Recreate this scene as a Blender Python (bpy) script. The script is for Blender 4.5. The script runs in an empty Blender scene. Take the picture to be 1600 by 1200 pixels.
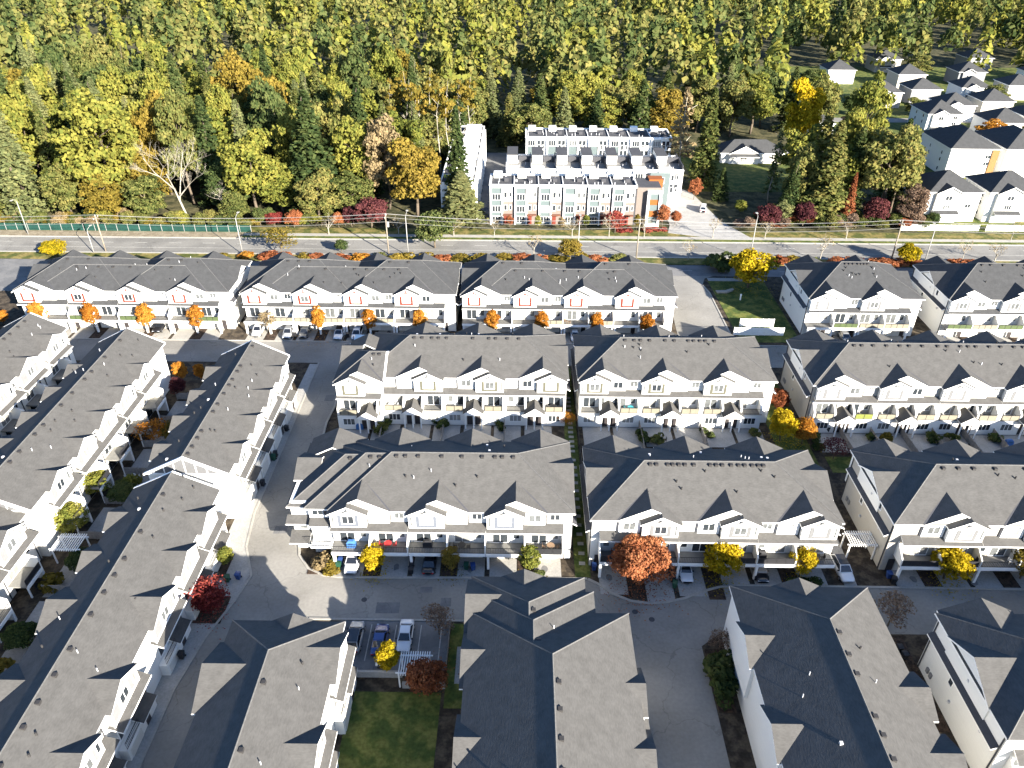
import bpy, math, random
import numpy as np
from math import sin, cos, radians, pi, sqrt, atan2
from mathutils import Matrix, Vector

S = bpy.context.scene
COL = S.collection
# ------------------------------------------------------------------ camera
CAMH, CF, CP, CPSI, CROLL = 78.0, 1180.0, radians(33), radians(0.6), radians(0.3)
fw = Vector((-sin(CPSI)*cos(CP), cos(CPSI)*cos(CP), -sin(CP)))
rt = Vector((cos(CPSI), sin(CPSI), 0)); up = rt.cross(fw)
r2 = rt*cos(CROLL)+up*sin(CROLL); u2 = up*cos(CROLL)-rt*sin(CROLL)
cd = bpy.data.cameras.new('camera'); cam = bpy.data.objects.new('camera', cd); COL.objects.link(cam)
cd.sensor_width = 36; cd.lens = CF/1600*36; cd.clip_start = 1; cd.clip_end = 6000
M = Matrix(((r2.x, u2.x, -fw.x, 0), (r2.y, u2.y, -fw.y, 0), (r2.z, u2.z, -fw.z, CAMH), (0, 0, 0, 1)))
cam.matrix_world = M
S.camera = cam
# ------------------------------------------------------------------ sky, sun, exposure
SUN_EL, SUN_AZ = radians(20.0), radians(41)          # azimuth measured from -Y towards +X
sd = Vector((sin(SUN_AZ)*cos(SUN_EL), -cos(SUN_AZ)*cos(SUN_EL), sin(SUN_EL)))
W = bpy.data.worlds.new('World'); S.world = W; W.use_nodes = True
nt = W.node_tree; nt.nodes.clear()
sky = nt.nodes.new('ShaderNodeTexSky'); sky.sky_type = 'NISHITA'; sky.sun_disc = False
sky.sun_elevation = SUN_EL; sky.sun_rotation = atan2(sd.x, sd.y); sky.ozone_density = 6.0
bg = nt.nodes.new('ShaderNodeBackground'); bg.inputs['Strength'].default_value = 0.068
wo = nt.nodes.new('ShaderNodeOutputWorld')
nt.links.new(sky.outputs[0], bg.inputs[0]); nt.links.new(bg.outputs[0], wo.inputs[0])
sl = bpy.data.lights.new('sun', 'SUN'); sl.energy = 5.0; sl.angle = radians(0.5); sl.color = (1, 0.93, 0.82)
so = bpy.data.objects.new('sun', sl); COL.objects.link(so)
so.rotation_euler = sd.to_track_quat('Z', 'Y').to_euler(); so.location = (60, -60, 120)
S.view_settings.view_transform = 'Standard'; S.view_settings.look = 'None'
S.view_settings.exposure = 2.4; S.view_settings.gamma = 1; S.view_settings.use_curve_mapping = False
S.render.engine = 'CYCLES'
S.cycles.max_bounces = 5; S.cycles.diffuse_bounces = 3; S.cycles.glossy_bounces = 2
S.cycles.transmission_bounces = 3; S.cycles.transparent_max_bounces = 4
S.cycles.caustics_reflective = False; S.cycles.caustics_refractive = False

RND = random.Random(7)
# ------------------------------------------------------------------ materials
MATS = {}
def mat(name, col, rough=.85, var=.12, scale=1.5, scale2=None, metal=0, spec=.3, bump=0, stretch=None, coat=0):
    if name in MATS: return MATS[name]
    m = bpy.data.materials.new(name); m.use_nodes = True; t = m.node_tree; b = t.nodes['Principled BSDF']
    b.inputs['Roughness'].default_value = rough; b.inputs['Metallic'].default_value = metal
    b.inputs['Specular IOR Level'].default_value = spec; b.inputs['Coat Weight'].default_value = coat
    b.inputs['Base Color'].default_value = (*col, 1)
    if var:
        g = t.nodes.new('ShaderNodeNewGeometry'); src = g.outputs['Position']
        if stretch:
            mp = t.nodes.new('ShaderNodeMapping'); mp.inputs['Scale'].default_value = stretch
            t.links.new(src, mp.inputs['Vector']); src2 = mp.outputs[0]
        else: src2 = src
        n = t.nodes.new('ShaderNodeTexNoise'); n.inputs['Scale'].default_value = scale; n.inputs['Detail'].default_value = 4
        t.links.new(src2, n.inputs['Vector']); fac = n.outputs['Fac']
        if scale2:
            n2 = t.nodes.new('ShaderNodeTexNoise'); n2.inputs['Scale'].default_value = scale2; n2.inputs['Detail'].default_value = 3
            if stretch:
                mp2 = t.nodes.new('ShaderNodeMapping'); mp2.inputs['Scale'].default_value = (3.2, 3.2, .6); t.links.new(src, mp2.inputs['Vector']); t.links.new(mp2.outputs[0], n2.inputs['Vector'])
            else: t.links.new(src, n2.inputs['Vector'])
            mx = t.nodes.new('ShaderNodeMath'); mx.operation = 'ADD'
            t.links.new(fac, mx.inputs[0]); t.links.new(n2.outputs['Fac'], mx.inputs[1])
            hv = t.nodes.new('ShaderNodeMath'); hv.operation = 'MULTIPLY'; hv.inputs[1].default_value = .5
            t.links.new(mx.outputs[0], hv.inputs[0]); fac = hv.outputs[0]
        r = t.nodes.new('ShaderNodeValToRGB')
        r.color_ramp.elements[0].position = .3; r.color_ramp.elements[1].position = .7
        r.color_ramp.elements[0].color = (*[c*(1-var) for c in col], 1)
        r.color_ramp.elements[1].color = (*[min(.95, c*(1+var)) for c in col], 1)
        t.links.new(fac, r.inputs[0]); t.links.new(r.outputs[0], b.inputs['Base Color'])
        if bump:
            bp = t.nodes.new('ShaderNodeBump'); bp.inputs['Strength'].default_value = bump; bp.inputs['Distance'].default_value = .05
            t.links.new(n.outputs['Fac'], bp.inputs['Height']); t.links.new(bp.outputs[0], b.inputs['Normal'])
    MATS[name] = m
    return m

def two_tone(name, a, b_, scale, rough=.95, lo=.42, hi=.58, fine=3.0, c=None, fa=.35, crack=0):
    m = bpy.data.materials.new(name); m.use_nodes = True; t = m.node_tree; b = t.nodes['Principled BSDF']
    b.inputs['Roughness'].default_value = rough; b.inputs['Specular IOR Level'].default_value = .15
    g = t.nodes.new('ShaderNodeNewGeometry')
    n = t.nodes.new('ShaderNodeTexNoise'); n.inputs['Scale'].default_value = scale; n.inputs['Detail'].default_value = 6
    t.links.new(g.outputs['Position'], n.inputs['Vector'])
    r = t.nodes.new('ShaderNodeValToRGB'); r.color_ramp.elements[0].position = lo; r.color_ramp.elements[1].position = hi
    r.color_ramp.elements[0].color = (*a, 1); r.color_ramp.elements[1].color = (*b_, 1)
    if c:
        e = r.color_ramp.elements.new((lo+hi)/2); e.color = (*c, 1)
    t.links.new(n.outputs['Fac'], r.inputs[0])
    n2 = t.nodes.new('ShaderNodeTexNoise'); n2.inputs['Scale'].default_value = fine; n2.inputs['Detail'].default_value = 3
    t.links.new(g.outputs['Position'], n2.inputs['Vector'])
    mr = t.nodes.new('ShaderNodeMapRange'); mr.inputs[1].default_value = .25; mr.inputs[2].default_value = .75
    mr.inputs[3].default_value = 1-fa; mr.inputs[4].default_value = 1+fa; t.links.new(n2.outputs['Fac'], mr.inputs[0])
    mx = t.nodes.new('ShaderNodeMix'); mx.data_type = 'RGBA'; mx.blend_type = 'MULTIPLY'; mx.inputs[0].default_value = 1
    t.links.new(r.outputs[0], mx.inputs[6]); t.links.new(mr.outputs[0], mx.inputs[7])
    out = mx.outputs[2]
    if crack:                                             # tar-sealed cracks: thin wandering lines
        nd = t.nodes.new('ShaderNodeTexNoise'); nd.inputs['Scale'].default_value = .35; nd.inputs['Detail'].default_value = 4
        t.links.new(g.outputs['Position'], nd.inputs['Vector'])
        ad = t.nodes.new('ShaderNodeVectorMath'); ad.operation = 'MULTIPLY_ADD'; ad.inputs[1].default_value = (5, 5, 0)
        t.links.new(nd.outputs['Color'], ad.inputs[0]); t.links.new(g.outputs['Position'], ad.inputs[2])
        vo = t.nodes.new('ShaderNodeTexVoronoi'); vo.voronoi_dimensions = '2D'; vo.feature = 'DISTANCE_TO_EDGE'; vo.inputs['Scale'].default_value = crack
        t.links.new(ad.outputs[0], vo.inputs['Vector'])
        cr = t.nodes.new('ShaderNodeMapRange'); cr.inputs[1].default_value = .004; cr.inputs[2].default_value = .011; cr.inputs[3].default_value = .8; cr.inputs[4].default_value = 1
        t.links.new(vo.outputs['Distance'], cr.inputs[0])
        m3 = t.nodes.new('ShaderNodeMix'); m3.data_type = 'RGBA'; m3.blend_type = 'MULTIPLY'; m3.inputs[0].default_value = 1
        t.links.new(out, m3.inputs[6]); t.links.new(cr.outputs[0], m3.inputs[7]); out = m3.outputs[2]
    t.links.new(out, b.inputs['Base Color'])
    MATS[name] = m
    return m

def foliage(name, cols, trans=.38):
    m = bpy.data.materials.new(name); m.use_nodes = True; t = m.node_tree; t.nodes.clear()
    o = t.nodes.new('ShaderNodeOutputMaterial'); g = t.nodes.new('ShaderNodeNewGeometry')
    oi = t.nodes.new('ShaderNodeObjectInfo')
    n = t.nodes.new('ShaderNodeTexNoise'); n.inputs['Scale'].default_value = .35; n.inputs['Detail'].default_value = 2
    t.links.new(g.outputs['Position'], n.inputs['Vector'])
    a = t.nodes.new('ShaderNodeMath'); a.operation = 'MULTIPLY_ADD'; a.inputs[1].default_value = .5
    t.links.new(g.outputs['Random Per Island'], a.inputs[0]); t.links.new(n.outputs['Fac'], a.inputs[2])
    a2 = t.nodes.new('ShaderNodeMath'); a2.operation = 'MULTIPLY_ADD'; a2.inputs[1].default_value = .35; a2.inputs[2].default_value = -.42
    t.links.new(oi.outputs['Random'], a2.inputs[0])
    a3 = t.nodes.new('ShaderNodeMath'); a3.operation = 'ADD'
    t.links.new(a.outputs[0], a3.inputs[0]); t.links.new(a2.outputs[0], a3.inputs[1])
    r = t.nodes.new('ShaderNodeValToRGB'); els = r.color_ramp.elements
    els[0].position = .1; els[0].color = (*cols[0], 1); els[1].position = .9; els[1].color = (*cols[-1], 1)
    for i, c in enumerate(cols[1:-1]):
        e = els.new(.1+.8*(i+1)/(len(cols)-1)); e.color = (*c, 1)
    t.links.new(a3.outputs[0], r.inputs[0])
    d = t.nodes.new('ShaderNodeBsdfDiffuse'); tr = t.nodes.new('ShaderNodeBsdfTranslucent'); mx = t.nodes.new('ShaderNodeMixShader')
    mx.inputs[0].default_value = trans
    t.links.new(r.outputs[0], d.inputs[0]); t.links.new(r.outputs[0], tr.inputs[0])
    t.links.new(d.outputs[0], mx.inputs[1]); t.links.new(tr.outputs[0], mx.inputs[2]); t.links.new(mx.outputs[0], o.inputs[0])
    MATS[name] = m
    return m

SH = mat('shingle', (.074, .0715, .0675), .95, .2, 1.6, .3, spec=.05, bump=.25, stretch=(1.6, 1.6, 9))
SH2 = mat('shingle_cool', (.05, .0505, .051), .95, .2, 1.6, .3, spec=.05, bump=.25, stretch=(1.6, 1.6, 9))
WHITE = mat('white_trim', (.74, .73, .7), .6, .03, 2)
SIDING = mat('white_siding', (.66, .65, .61), .7, .05, .8, 5, stretch=(.6, .6, 9))
CREAM = mat('cream_siding', (.36, .335, .29), .75, .06, .8, 5, stretch=(.6, .6, 9))
LGREY = mat('light_grey_panel', (.18, .18, .18), .7, .05, 2)
RED = mat('red_trim', (.125, .022, .012), .7, .08, 3)
OLIVE = mat('olive_trim', (.08, .077, .055), .7, .08, 3)
BLUEGREY = mat('bluegrey_trim', (.1, .11, .13), .7, .08, 3)
GREYTRIM = mat('pale_grey_trim', (.125, .125, .125), .7, .08, 3)
BLACK = mat('black_metal', (.02, .02, .022), .5, .0)
DARKG = mat('dark_grey', (.045, .045, .05), .7, .1, 3)
VENT = mat('vent_dark', (.03, .028, .027), .7, .1, 5)
VENTW = mat('vent_pale', (.45, .45, .46), .5, .05, 5)
GLASS = mat('window_glass', (.025, .03, .035), .08, 0, spec=.6)
BLIND = mat('blind_behind_glass', (.2, .2, .19), .25, .1, 1.2, spec=.6)
MIDGL = mat('curtained_glass', (.09, .095, .095), .15, .3, 1.5, spec=.6)
DECK = mat('deck_vinyl', (.17, .165, .15), .85, .1, 2)
DECKRAIL = mat('beige_deck_rail', (.17, .155, .115), .7, .08, 2)
LIME = mat('lime_privacy_screen', (.13, .145, .03), .7, .08, 2)
GREENRAIL = mat('green_glass_rail', (.06, .08, .035), .4, .1, 2)
DOORM = mat('dark_door', (.035, .03, .03), .5, .1, 2)
GARM = mat('garage_panel', (.55, .53, .48), .6, .04, 2)
CONC = mat('concrete', (.27, .26, .24), .9, .22, .5, 4, bump=.1)
CONCP = mat('pale_concrete', (.27, .255, .225), .9, .2, .5, 4)
ASPH = two_tone('asphalt', (.17, .161, .143), (.215, .204, .182), .1, fine=2.5, fa=.1, crack=.11)
ASPHM = two_tone('main_road_asphalt', (.145, .139, .127), (.185, .177, .16), .12, fine=2.0, fa=.1, crack=.07)
ASPHD = two_tone('dark_asphalt', (.115, .115, .115), (.15, .147, .143), .3, fine=2.5, fa=.1, crack=.13)
PAINT = mat('road_paint', (.34, .33, .3), .8, .2, 1.5)
GRASS = two_tone('grass_mat', (.045, .065, .016), (.11, .115, .03), .5, fine=2.2, c=(.07, .085, .02))
VERGE = two_tone('autumn_verge', (.06, .07, .018), (.16, .13, .045), .35, fine=1.6, c=(.11, .1, .03))
SOIL = two_tone('soil', (.03, .024, .018), (.07, .055, .038), .8, fine=3)
FLOORW = two_tone('forest_floor', (.03, .032, .015), (.08, .072, .036), .3, fine=1.2)
MULCH = two_tone('bark_mulch', (.028, .02, .015), (.06, .04, .028), 1.5, fine=6)
GRAVEL = two_tone('tan_path', (.17, .14, .095), (.22, .185, .13), .6, fine=4)
TIMBER = mat('grey_timber', (.22, .2, .18), .85, .2, 3)
POLEW = mat('pole_wood', (.2, .17, .13), .85, .15, 3)
POLEM = mat('pole_metal', (.25, .245, .23), .5, .05, 3)
GREENF = mat('green_mesh_fabric', (.005, .034, .026), .8, .25, .6)
BARK = mat('bark', (.09, .07, .05), .9, .25, 4)
BARKP = mat('pale_bark', (.26, .235, .19), .9, .2, 4)
BRICK = mat('tan_brick', (.15, .122, .105), .9, .12, 2, 9)
BRICKR = mat('red_brown_brick', (.12, .05, .03), .9, .15, 2, 9)
ORANGEP = mat('orange_panel', (.2, .06, .01), .6, .05, 2)
TEALGL = mat('teal_panel', (.1, .125, .125), .3, .05, 2, spec=.5)
FLATROOF = mat('flat_roof', (.045, .045, .048), .9, .2, .4, 3)
FLATROOFL = mat('pale_flat_roof', (.16, .155, .145), .9, .15, .5, 3)
OCHRE = mat('ochre_cladding', (.2, .1, .03), .7, .1, 2)

CAP = mat('ridge_cap_shingle', (.085, .083, .08), .95, .2, 3)
GPAN = mat('gable_panel_grey', (.1, .1, .102), .8, .05, 2)
F_YG = foliage('leaf_yellow_green', [(0.0493, 0.0647, 0.0154), (0.116, 0.131, 0.0277), (0.177, 0.173, 0.037), (0.231, 0.208, 0.0431)])
F_OL = foliage('leaf_olive', [(0.0396, 0.054, 0.0162), (0.09, 0.104, 0.0306), (0.154, 0.151, 0.0468), (0.208, 0.176, 0.054)])
F_DG = foliage('leaf_dark_green', [(0.0234, 0.039, 0.0156), (0.0468, 0.0683, 0.0234), (0.0858, 0.105, 0.0351), (0.129, 0.137, 0.0468)])
F_SAGE = foliage('leaf_sage', [(0.0648, 0.081, 0.0324), (0.113, 0.13, 0.0551), (0.158, 0.168, 0.068), (0.211, 0.203, 0.081)])
F_GOLD = foliage('leaf_gold', [(0.078, 0.0676, 0.0156), (0.143, 0.111, 0.0208), (0.195, 0.143, 0.0286), (0.24, 0.169, 0.0364)])
F_YEL = foliage('leaf_yellow', [(0.144, 0.122, 0.00863), (0.288, 0.215, 0.0115), (0.388, 0.273, 0.0144), (0.46, 0.331, 0.023)])
F_ORG = foliage('leaf_orange', [(0.187, 0.0638, 0.011), (0.297, 0.116, 0.0176), (0.363, 0.165, 0.0264), (0.418, 0.22, 0.0396)])
F_RUST = foliage('leaf_rust', [(0.116, 0.0377, 0.0188), (0.217, 0.0725, 0.0319), (0.29, 0.109, 0.0493), (0.348, 0.145, 0.0653)])
F_RED = foliage('leaf_red', [(.09, .018, .018), (.17, .03, .028), (.24, .055, .04), (.28, .09, .06)])
F_PUR = foliage('leaf_purple', [(.035, .014, .018), (.07, .022, .026), (.1, .035, .035), (.14, .05, .045)])
F_BRN = foliage('leaf_brown', [(.09, .06, .04), (.15, .1, .07), (.2, .14, .1), (.24, .18, .13)])
F_TAN = foliage('leaf_tan', [(.13, .1, .06), (.2, .15, .08), (.25, .19, .1), (.3, .22, .12)])

# ------------------------------------------------------------------ mesh helpers
class MB:
    def __init__(s, xf=None): s.v, s.f, s.m, s.xf = [], [], [], xf
    def face(s, pts, m=0):
        i = len(s.v)
        for p in pts: s.v.append(s.xf(*p) if s.xf else tuple(p))
        s.f.append(tuple(range(i, i+len(pts)))); s.m.append(m)
    def solid(s, vs, fs, ms=None):
        i = len(s.v)
        for p in vs: s.v.append(s.xf(*p) if s.xf else tuple(p))
        for k, f in enumerate(fs): s.f.append(tuple(i+a for a in f)); s.m.append(ms[k] if ms else 0)
        return s
    def box(s, x0, x1, y0, y1, z0, z1, m=0, mtop=None):
        vs = [(x0, y0, z0), (x1, y0, z0), (x1, y1, z0), (x0, y1, z0), (x0, y0, z1), (x1, y0, z1), (x1, y1, z1), (x0, y1, z1)]
        fs = [(0, 3, 2, 1), (4, 5, 6, 7), (0, 1, 5, 4), (1, 2, 6, 5), (2, 3, 7, 6), (3, 0, 4, 7)]
        return s.solid(vs, fs, [m, m if mtop is None else mtop, m, m, m, m])
    def prism_y(s, poly, y0, y1, m=0, ms=None):          # poly in (x, z), swept along y
        n = len(poly)
        vs = [(x, y0, z) for x, z in poly]+[(x, y1, z) for x, z in poly]
        fs = [tuple(range(n)), tuple(range(2*n-1, n-1, -1))]+[(i, i+n, (i+1) % n+n, (i+1) % n) for i in range(n)]
        return s.solid(vs, fs, [m, m]+(ms or [m]*n))
    def prism_x(s, poly, x0, x1, m=0, ms=None):          # poly in (y, z), swept along x
        n = len(poly)
        vs = [(x0, y, z) for y, z in poly]+[(x1, y, z) for y, z in poly]
        fs = [tuple(range(n)), tuple(range(2*n-1, n-1, -1))]+[(i, i+n, (i+1) % n+n, (i+1) % n) for i in range(n)]
        return s.solid(vs, fs, [m, m]+(ms or [m]*n))
    def prism_z(s, poly, z0, z1, m=0, mtop=None):
        n = len(poly)
        vs = [(x, y, z0) for x, y in poly]+[(x, y, z1) for x, y in poly]
        fs = [tuple(range(n-1, -1, -1)), tuple(range(n, 2*n))]+[(i, (i+1) % n, (i+1) % n+n, i+n) for i in range(n)]
        return s.solid(vs, fs, [m, m if mtop is None else mtop]+[m]*n)
    def tube(s, p0, p1, r0, r1, n=5, m=0):
        p0, p1 = Vector(p0), Vector(p1); d = (p1-p0).normalized()
        a = d.cross(Vector((0, 0, 1)) if abs(d.z) < .9 else Vector((1, 0, 0))).normalized(); b = d.cross(a)
        vs = []
        for p, r in ((p0, r0), (p1, r1)):
            for k in range(n):
                t = 2*pi*k/n; vs.append(tuple(p+a*(r*cos(t))+b*(r*sin(t))))
        fs = [(i, (i+1) % n, (i+1) % n+n, i+n) for i in range(n)]+[tuple(range(n-1, -1, -1)), tuple(range(n, 2*n))]
        return s.solid(vs, fs, [m]*len(fs))
    def build(s, name, mats, smooth=False):
        me = bpy.data.meshes.new(name); me.from_pydata(s.v, [], s.f)
        for m in (mats if isinstance(mats, (list, tuple)) else [mats]): me.materials.append(m)
        me.polygons.foreach_set('material_index', s.m)
        if smooth: me.polygons.foreach_set('use_smooth', [True]*len(s.f))
        me.update()
        return me

def link(name, me, parent=None, loc=(0, 0, 0), rz=0, label=None, cat=None, group=None, kind=None, scale=None):
    o = bpy.data.objects.new(name, me); COL.objects.link(o)
    if parent: o.parent = parent
    o.location = loc; o.rotation_euler = (0, 0, rz)
    if scale: o.scale = scale if isinstance(scale, (tuple, list)) else (scale,)*3
    if label: o['label'] = label
    if cat: o['category'] = cat
    if group: o['group'] = group
    if kind: o['kind'] = kind
    return o
def thing(name, loc, rz, label, cat, group=None): return link(name, None, None, loc, rz, label, cat, group)
def structure(name, mb, mats, loc=(0, 0, 0)): return link(name, mb.build(name, mats), None, loc, 0, kind='structure')
def copy_tree(o, parent=None):
    c = o.copy(); COL.objects.link(c)
    if parent: c.parent = parent
    for ch in o.children: copy_tree(ch, c)
    return c

# ================================================================== SETTING
def sheet(name, poly, z, m, thick=.3):
    b = MB(); b.prism_z(poly, z-thick, z, 0); return structure(name, b, m)
def rect(x0, x1, y0, y1): return [(x0, y0), (x1, y0), (x1, y1), (x0, y1)]
g = MB(); g.face([(-3000, -400, 0), (3000, -400, 0), (3000, 4500, 0), (-3000, 4500, 0)]); structure('ground', g, SOIL)
g = MB(); g.face([(-900, 194.6, .006), (1000, 194.6, .006), (1000, 2200, .006), (-900, 2200, .006)]); structure('forest_floor', g, FLOORW)
sheet('road', rect(-500, 600, 180.2, 190.4), .03, ASPHM)
b = MB()
for x in range(-300, 400, 9): b.box(x, x+3.2, 186.9, 187.05, .0, .036)
b.box(-500, 600, 180.5, 180.66, 0, .036); b.box(-500, 600, 190.0, 190.16, 0, .036); b.box(-500, 600, 183.7, 183.82, 0, .036)
structure('lane_marking', b, PAINT)
b = MB(); b.box(-500, 600, 190.4, 190.75, -.2, .15); b.box(-500, 600, 179.85, 180.2, -.2, .15); structure('kerb', b, CONCP)
sheet('verge', rect(-500, 600, 176, 179.85), .1, VERGE)
sheet('verge', rect(-75, 600, 190.75, 192.4), .1, GRASS)
sheet('pavement', rect(-75, 600, 192.4, 194.2), .12, CONCP)
sheet('pavement', rect(-500, -75, 190.75, 194.6), .12, GRAVEL)
sheet('verge', rect(-75, 600, 194.2, 198.5), .09, VERGE)
sheet('verge', rect(-500, -75, 194.6, 200), .07, GRASS)
sheet('frontage_road', rect(27, 240, 169.3, 175.6), .022, ASPHD)
b = MB()
for x in range(32, 120, 8): b.box(x, x+2.6, 172.3, 172.42, .0, .027)
structure('lane_marking', b, PAINT)
# estate lanes
laneA = [(-39.4, 127), (-39.2, 104), (-39.2, 84), (-38.3, 77), (-35.9, 71.5), (-36.8, 67), (-38.6, 61), (-39.6, 54), (-40, 20), (-33.2, 20),
         (-33.2, 58), (-31, 62.6), (-26.5, 64.5), (13.2, 64.5), (13.6, 60), (13.6, 20), (23, 20), (23, 61), (26, 63.2), (150, 63.4),
         (150, 70.6), (44, 70.7), (30.4, 70.7), (27.4, 70.4), (24.6, 69.5), (22.4, 68.4), (20, 67.7), (17.5, 67.4), (15, 67.8), (12.6, 69), (11, 70.6), (9.6, 71.5), (-6.5, 71.4), (-23.2, 71.2),
         (-26.5, 71.6), (-28.8, 72.8), (-30.6, 75.2), (-31.6, 79), (-32.4, 88), (-33.2, 98), (-33.8, 107), (-33.4, 112), (-33.6, 118), (-32, 127)]
sheet('estate_lane', laneA, .02, ASPH)
sheet('estate_lane', rect(-140, 160, 127, 135.3), .024, ASPH)
sheet('entrance_road', [(33.2, 135.3), (44.6, 135.3), (44.2, 160), (43.4, 164), (44.8, 168), (47, 169.3), (30, 169.3), (33, 166), (34.5, 160)], .028, ASPH)
b = MB(); b.box(33.6, 43.9, 143.6, 143.8, 0, .033); structure('lane_marking', b, DARKG)
def kerb(pts, w=.3, h=.13, m=CONCP, name='kerb'):
    b = MB(); n = len(pts)
    for i in range(n-1):
        p, q = Vector(pts[i]), Vector(pts[i+1]); d = (q-p).normalized(); nn = Vector((-d.y, d.x))*w
        b.prism_z([tuple(p), tuple(q), tuple(q+nn), tuple(p+nn)][::1], -.1, h+.001*(i % 2))
    structure(name, b, m)
kerb(laneA[20:44], -.35); kerb(laneA[0:9], -.3); kerb([(-26.5, 64.5), (13.2, 64.5)], -.3)
kerb([(-140, 135.3), (33.2, 135.3)], .3); kerb([(44.6, 135.3), (160, 135.3)], .3)
kerb([(44.6, 135.5), (44.2, 160), (43.4, 164)], -.3)
sheet('pavement', [(-41.2, 126.5), (-39.7, 126.5), (-39.5, 104), (-39.5, 84), (-38.6, 77.2), (-36.3, 71.6), (-37.1, 67), (-38.9, 61), (-39.9, 54), (-40.3, 20), (-41.9, 20), (-41.9, 80)], .06, CONC)
sheet('parking_lot', rect(-22.4, -8.4, 56.9, 64.15), .026, ASPHD)
b = MB()
for x in (-21.7, -18.3, -15.15, -12.0, -9.4): b.box(x-.06, x+.06, 58.2, 63.6, 0, .031)
structure('lane_marking', b, PAINT)
sheet('lawn', rect(-8.2, -5.4, 52, 63.9), .04, GRASS)
sheet('patio', rect(-7.2, -5.3, 55.2, 60.4), .05, CONC)
b = MB(); b.box(-19.3, -13.4, 55.9, 56.2, 0, 1.0); b.box(-13.2, -8.2, 54.5, 54.8, 0, .9)
structure('retaining_wall', b, CONC)
sheet('alley_lawn', rect(8.0, 10.1, 72, 126), .03, GRASS)
sheet('alley_lawn', rect(43.6, 49.2, 92, 126), .03, GRASS)
sheet('alley_path', [(44.2, 71.1), (45.9, 71.1), (46.9, 92), (45.6, 92)], .05, CONC)
sheet('playground_lawn', [(46.2, 137), (58.6, 137), (58.6, 166.5), (45.2, 166.5)], .05, GRASS)
sheet('pavement', rect(45.4, 59, 166.5, 168.2), .08, CONC)
sheet('rear_lane', rect(-160, 27, 157.5, 175.6), .02, ASPHD)
sheet('lawn', rect(56, 96, 232, 276), .05, GRASS)
sheet('side_street', [(40.5, 196.9), (55, 192.6), (63, 192.6), (57, 206), (53.2, 230), (49.5, 236), (42, 225), (42, 203)], .13, CONC)
sheet('private_lane', rect(-12.2, -3.6, 203, 272), .1, ASPHD)
sheet('rear_field', rect(110, 480, 200, 440), .03, GRASS)
sheet('lawn', rect(-19, -8.6, 20, 54), .03, GRASS)
for i, x in enumerate((62, 118, 200)): sheet('rear_street', rect(118, 420, 232+i*44, 239+i*44), .06, ASPH)
# alley stepping stones: separate slabs of one path
pth = link('stone_path', None, None, (0, 0, 0), 0, kind='structure')
me = MB().box(-.42, .42, -.3, .3, -.05, .045).build('paving_stone', CONCP)
for k in range(26): link('paving_stone', me, pth, (9.1+RND.uniform(-.05, .05)-.0*k, 74.5+k*1.9 if k < 13 else 74.5+k*1.32+8, .04), RND.uniform(-.05, .05))

# ================================================================== TOWNHOUSES
EAVE, PITCH = 8.8, .5
MC = {}
def cached(key, fn):
    if key not in MC: MC[key] = fn()
    return MC[key]
def window_frame(w, h, n=2):
    def f():
        b = MB(); t = .1
        b.box(-w/2-t, w/2+t, -.07, .02, h, h+t); b.box(-w/2-t, w/2+t, -.09, .02, -t, 0)
        b.box(-w/2-t, -w/2, -.068, .02, 0, h); b.box(w/2, w/2+t, -.068, .02, 0, h)
        for k in range(1, n): x = -w/2+w*k/n; b.box(x-.035, x+.035, -.06, .02, 0, h)
        return b.build('window', WHITE)
    return cached(('wf', w, h, n), f)
def pane_mesh(w, h, m):
    return cached(('pn', w, h, m.name), lambda: MB().box(-w/2, w/2, -.03, .015, 0, h).build('pane', m))
def add_window(par, x, y, z, w, h, n=2, rng=RND, dark=.3, name='window', rz=0):
    f = link(name, window_frame(w, h, n), par, (x, y, z), rz)
    m = GLASS if rng.random() < dark else (MIDGL if rng.random() < .35 else BLIND)
    link('pane', pane_mesh(w, h, m), f)
    return f
def slope_slab(b, xa, za, xb, zb, y0, y1, t=.2):         # sloping slab from (xa,za) to (xb,zb), swept along y; shingle on top, white edges
    b.prism_y([(xa, za), (xb, zb), (xb, zb-t), (xa, za-t)], y0, y1, 1, [0, 1, 1, 1])
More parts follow.
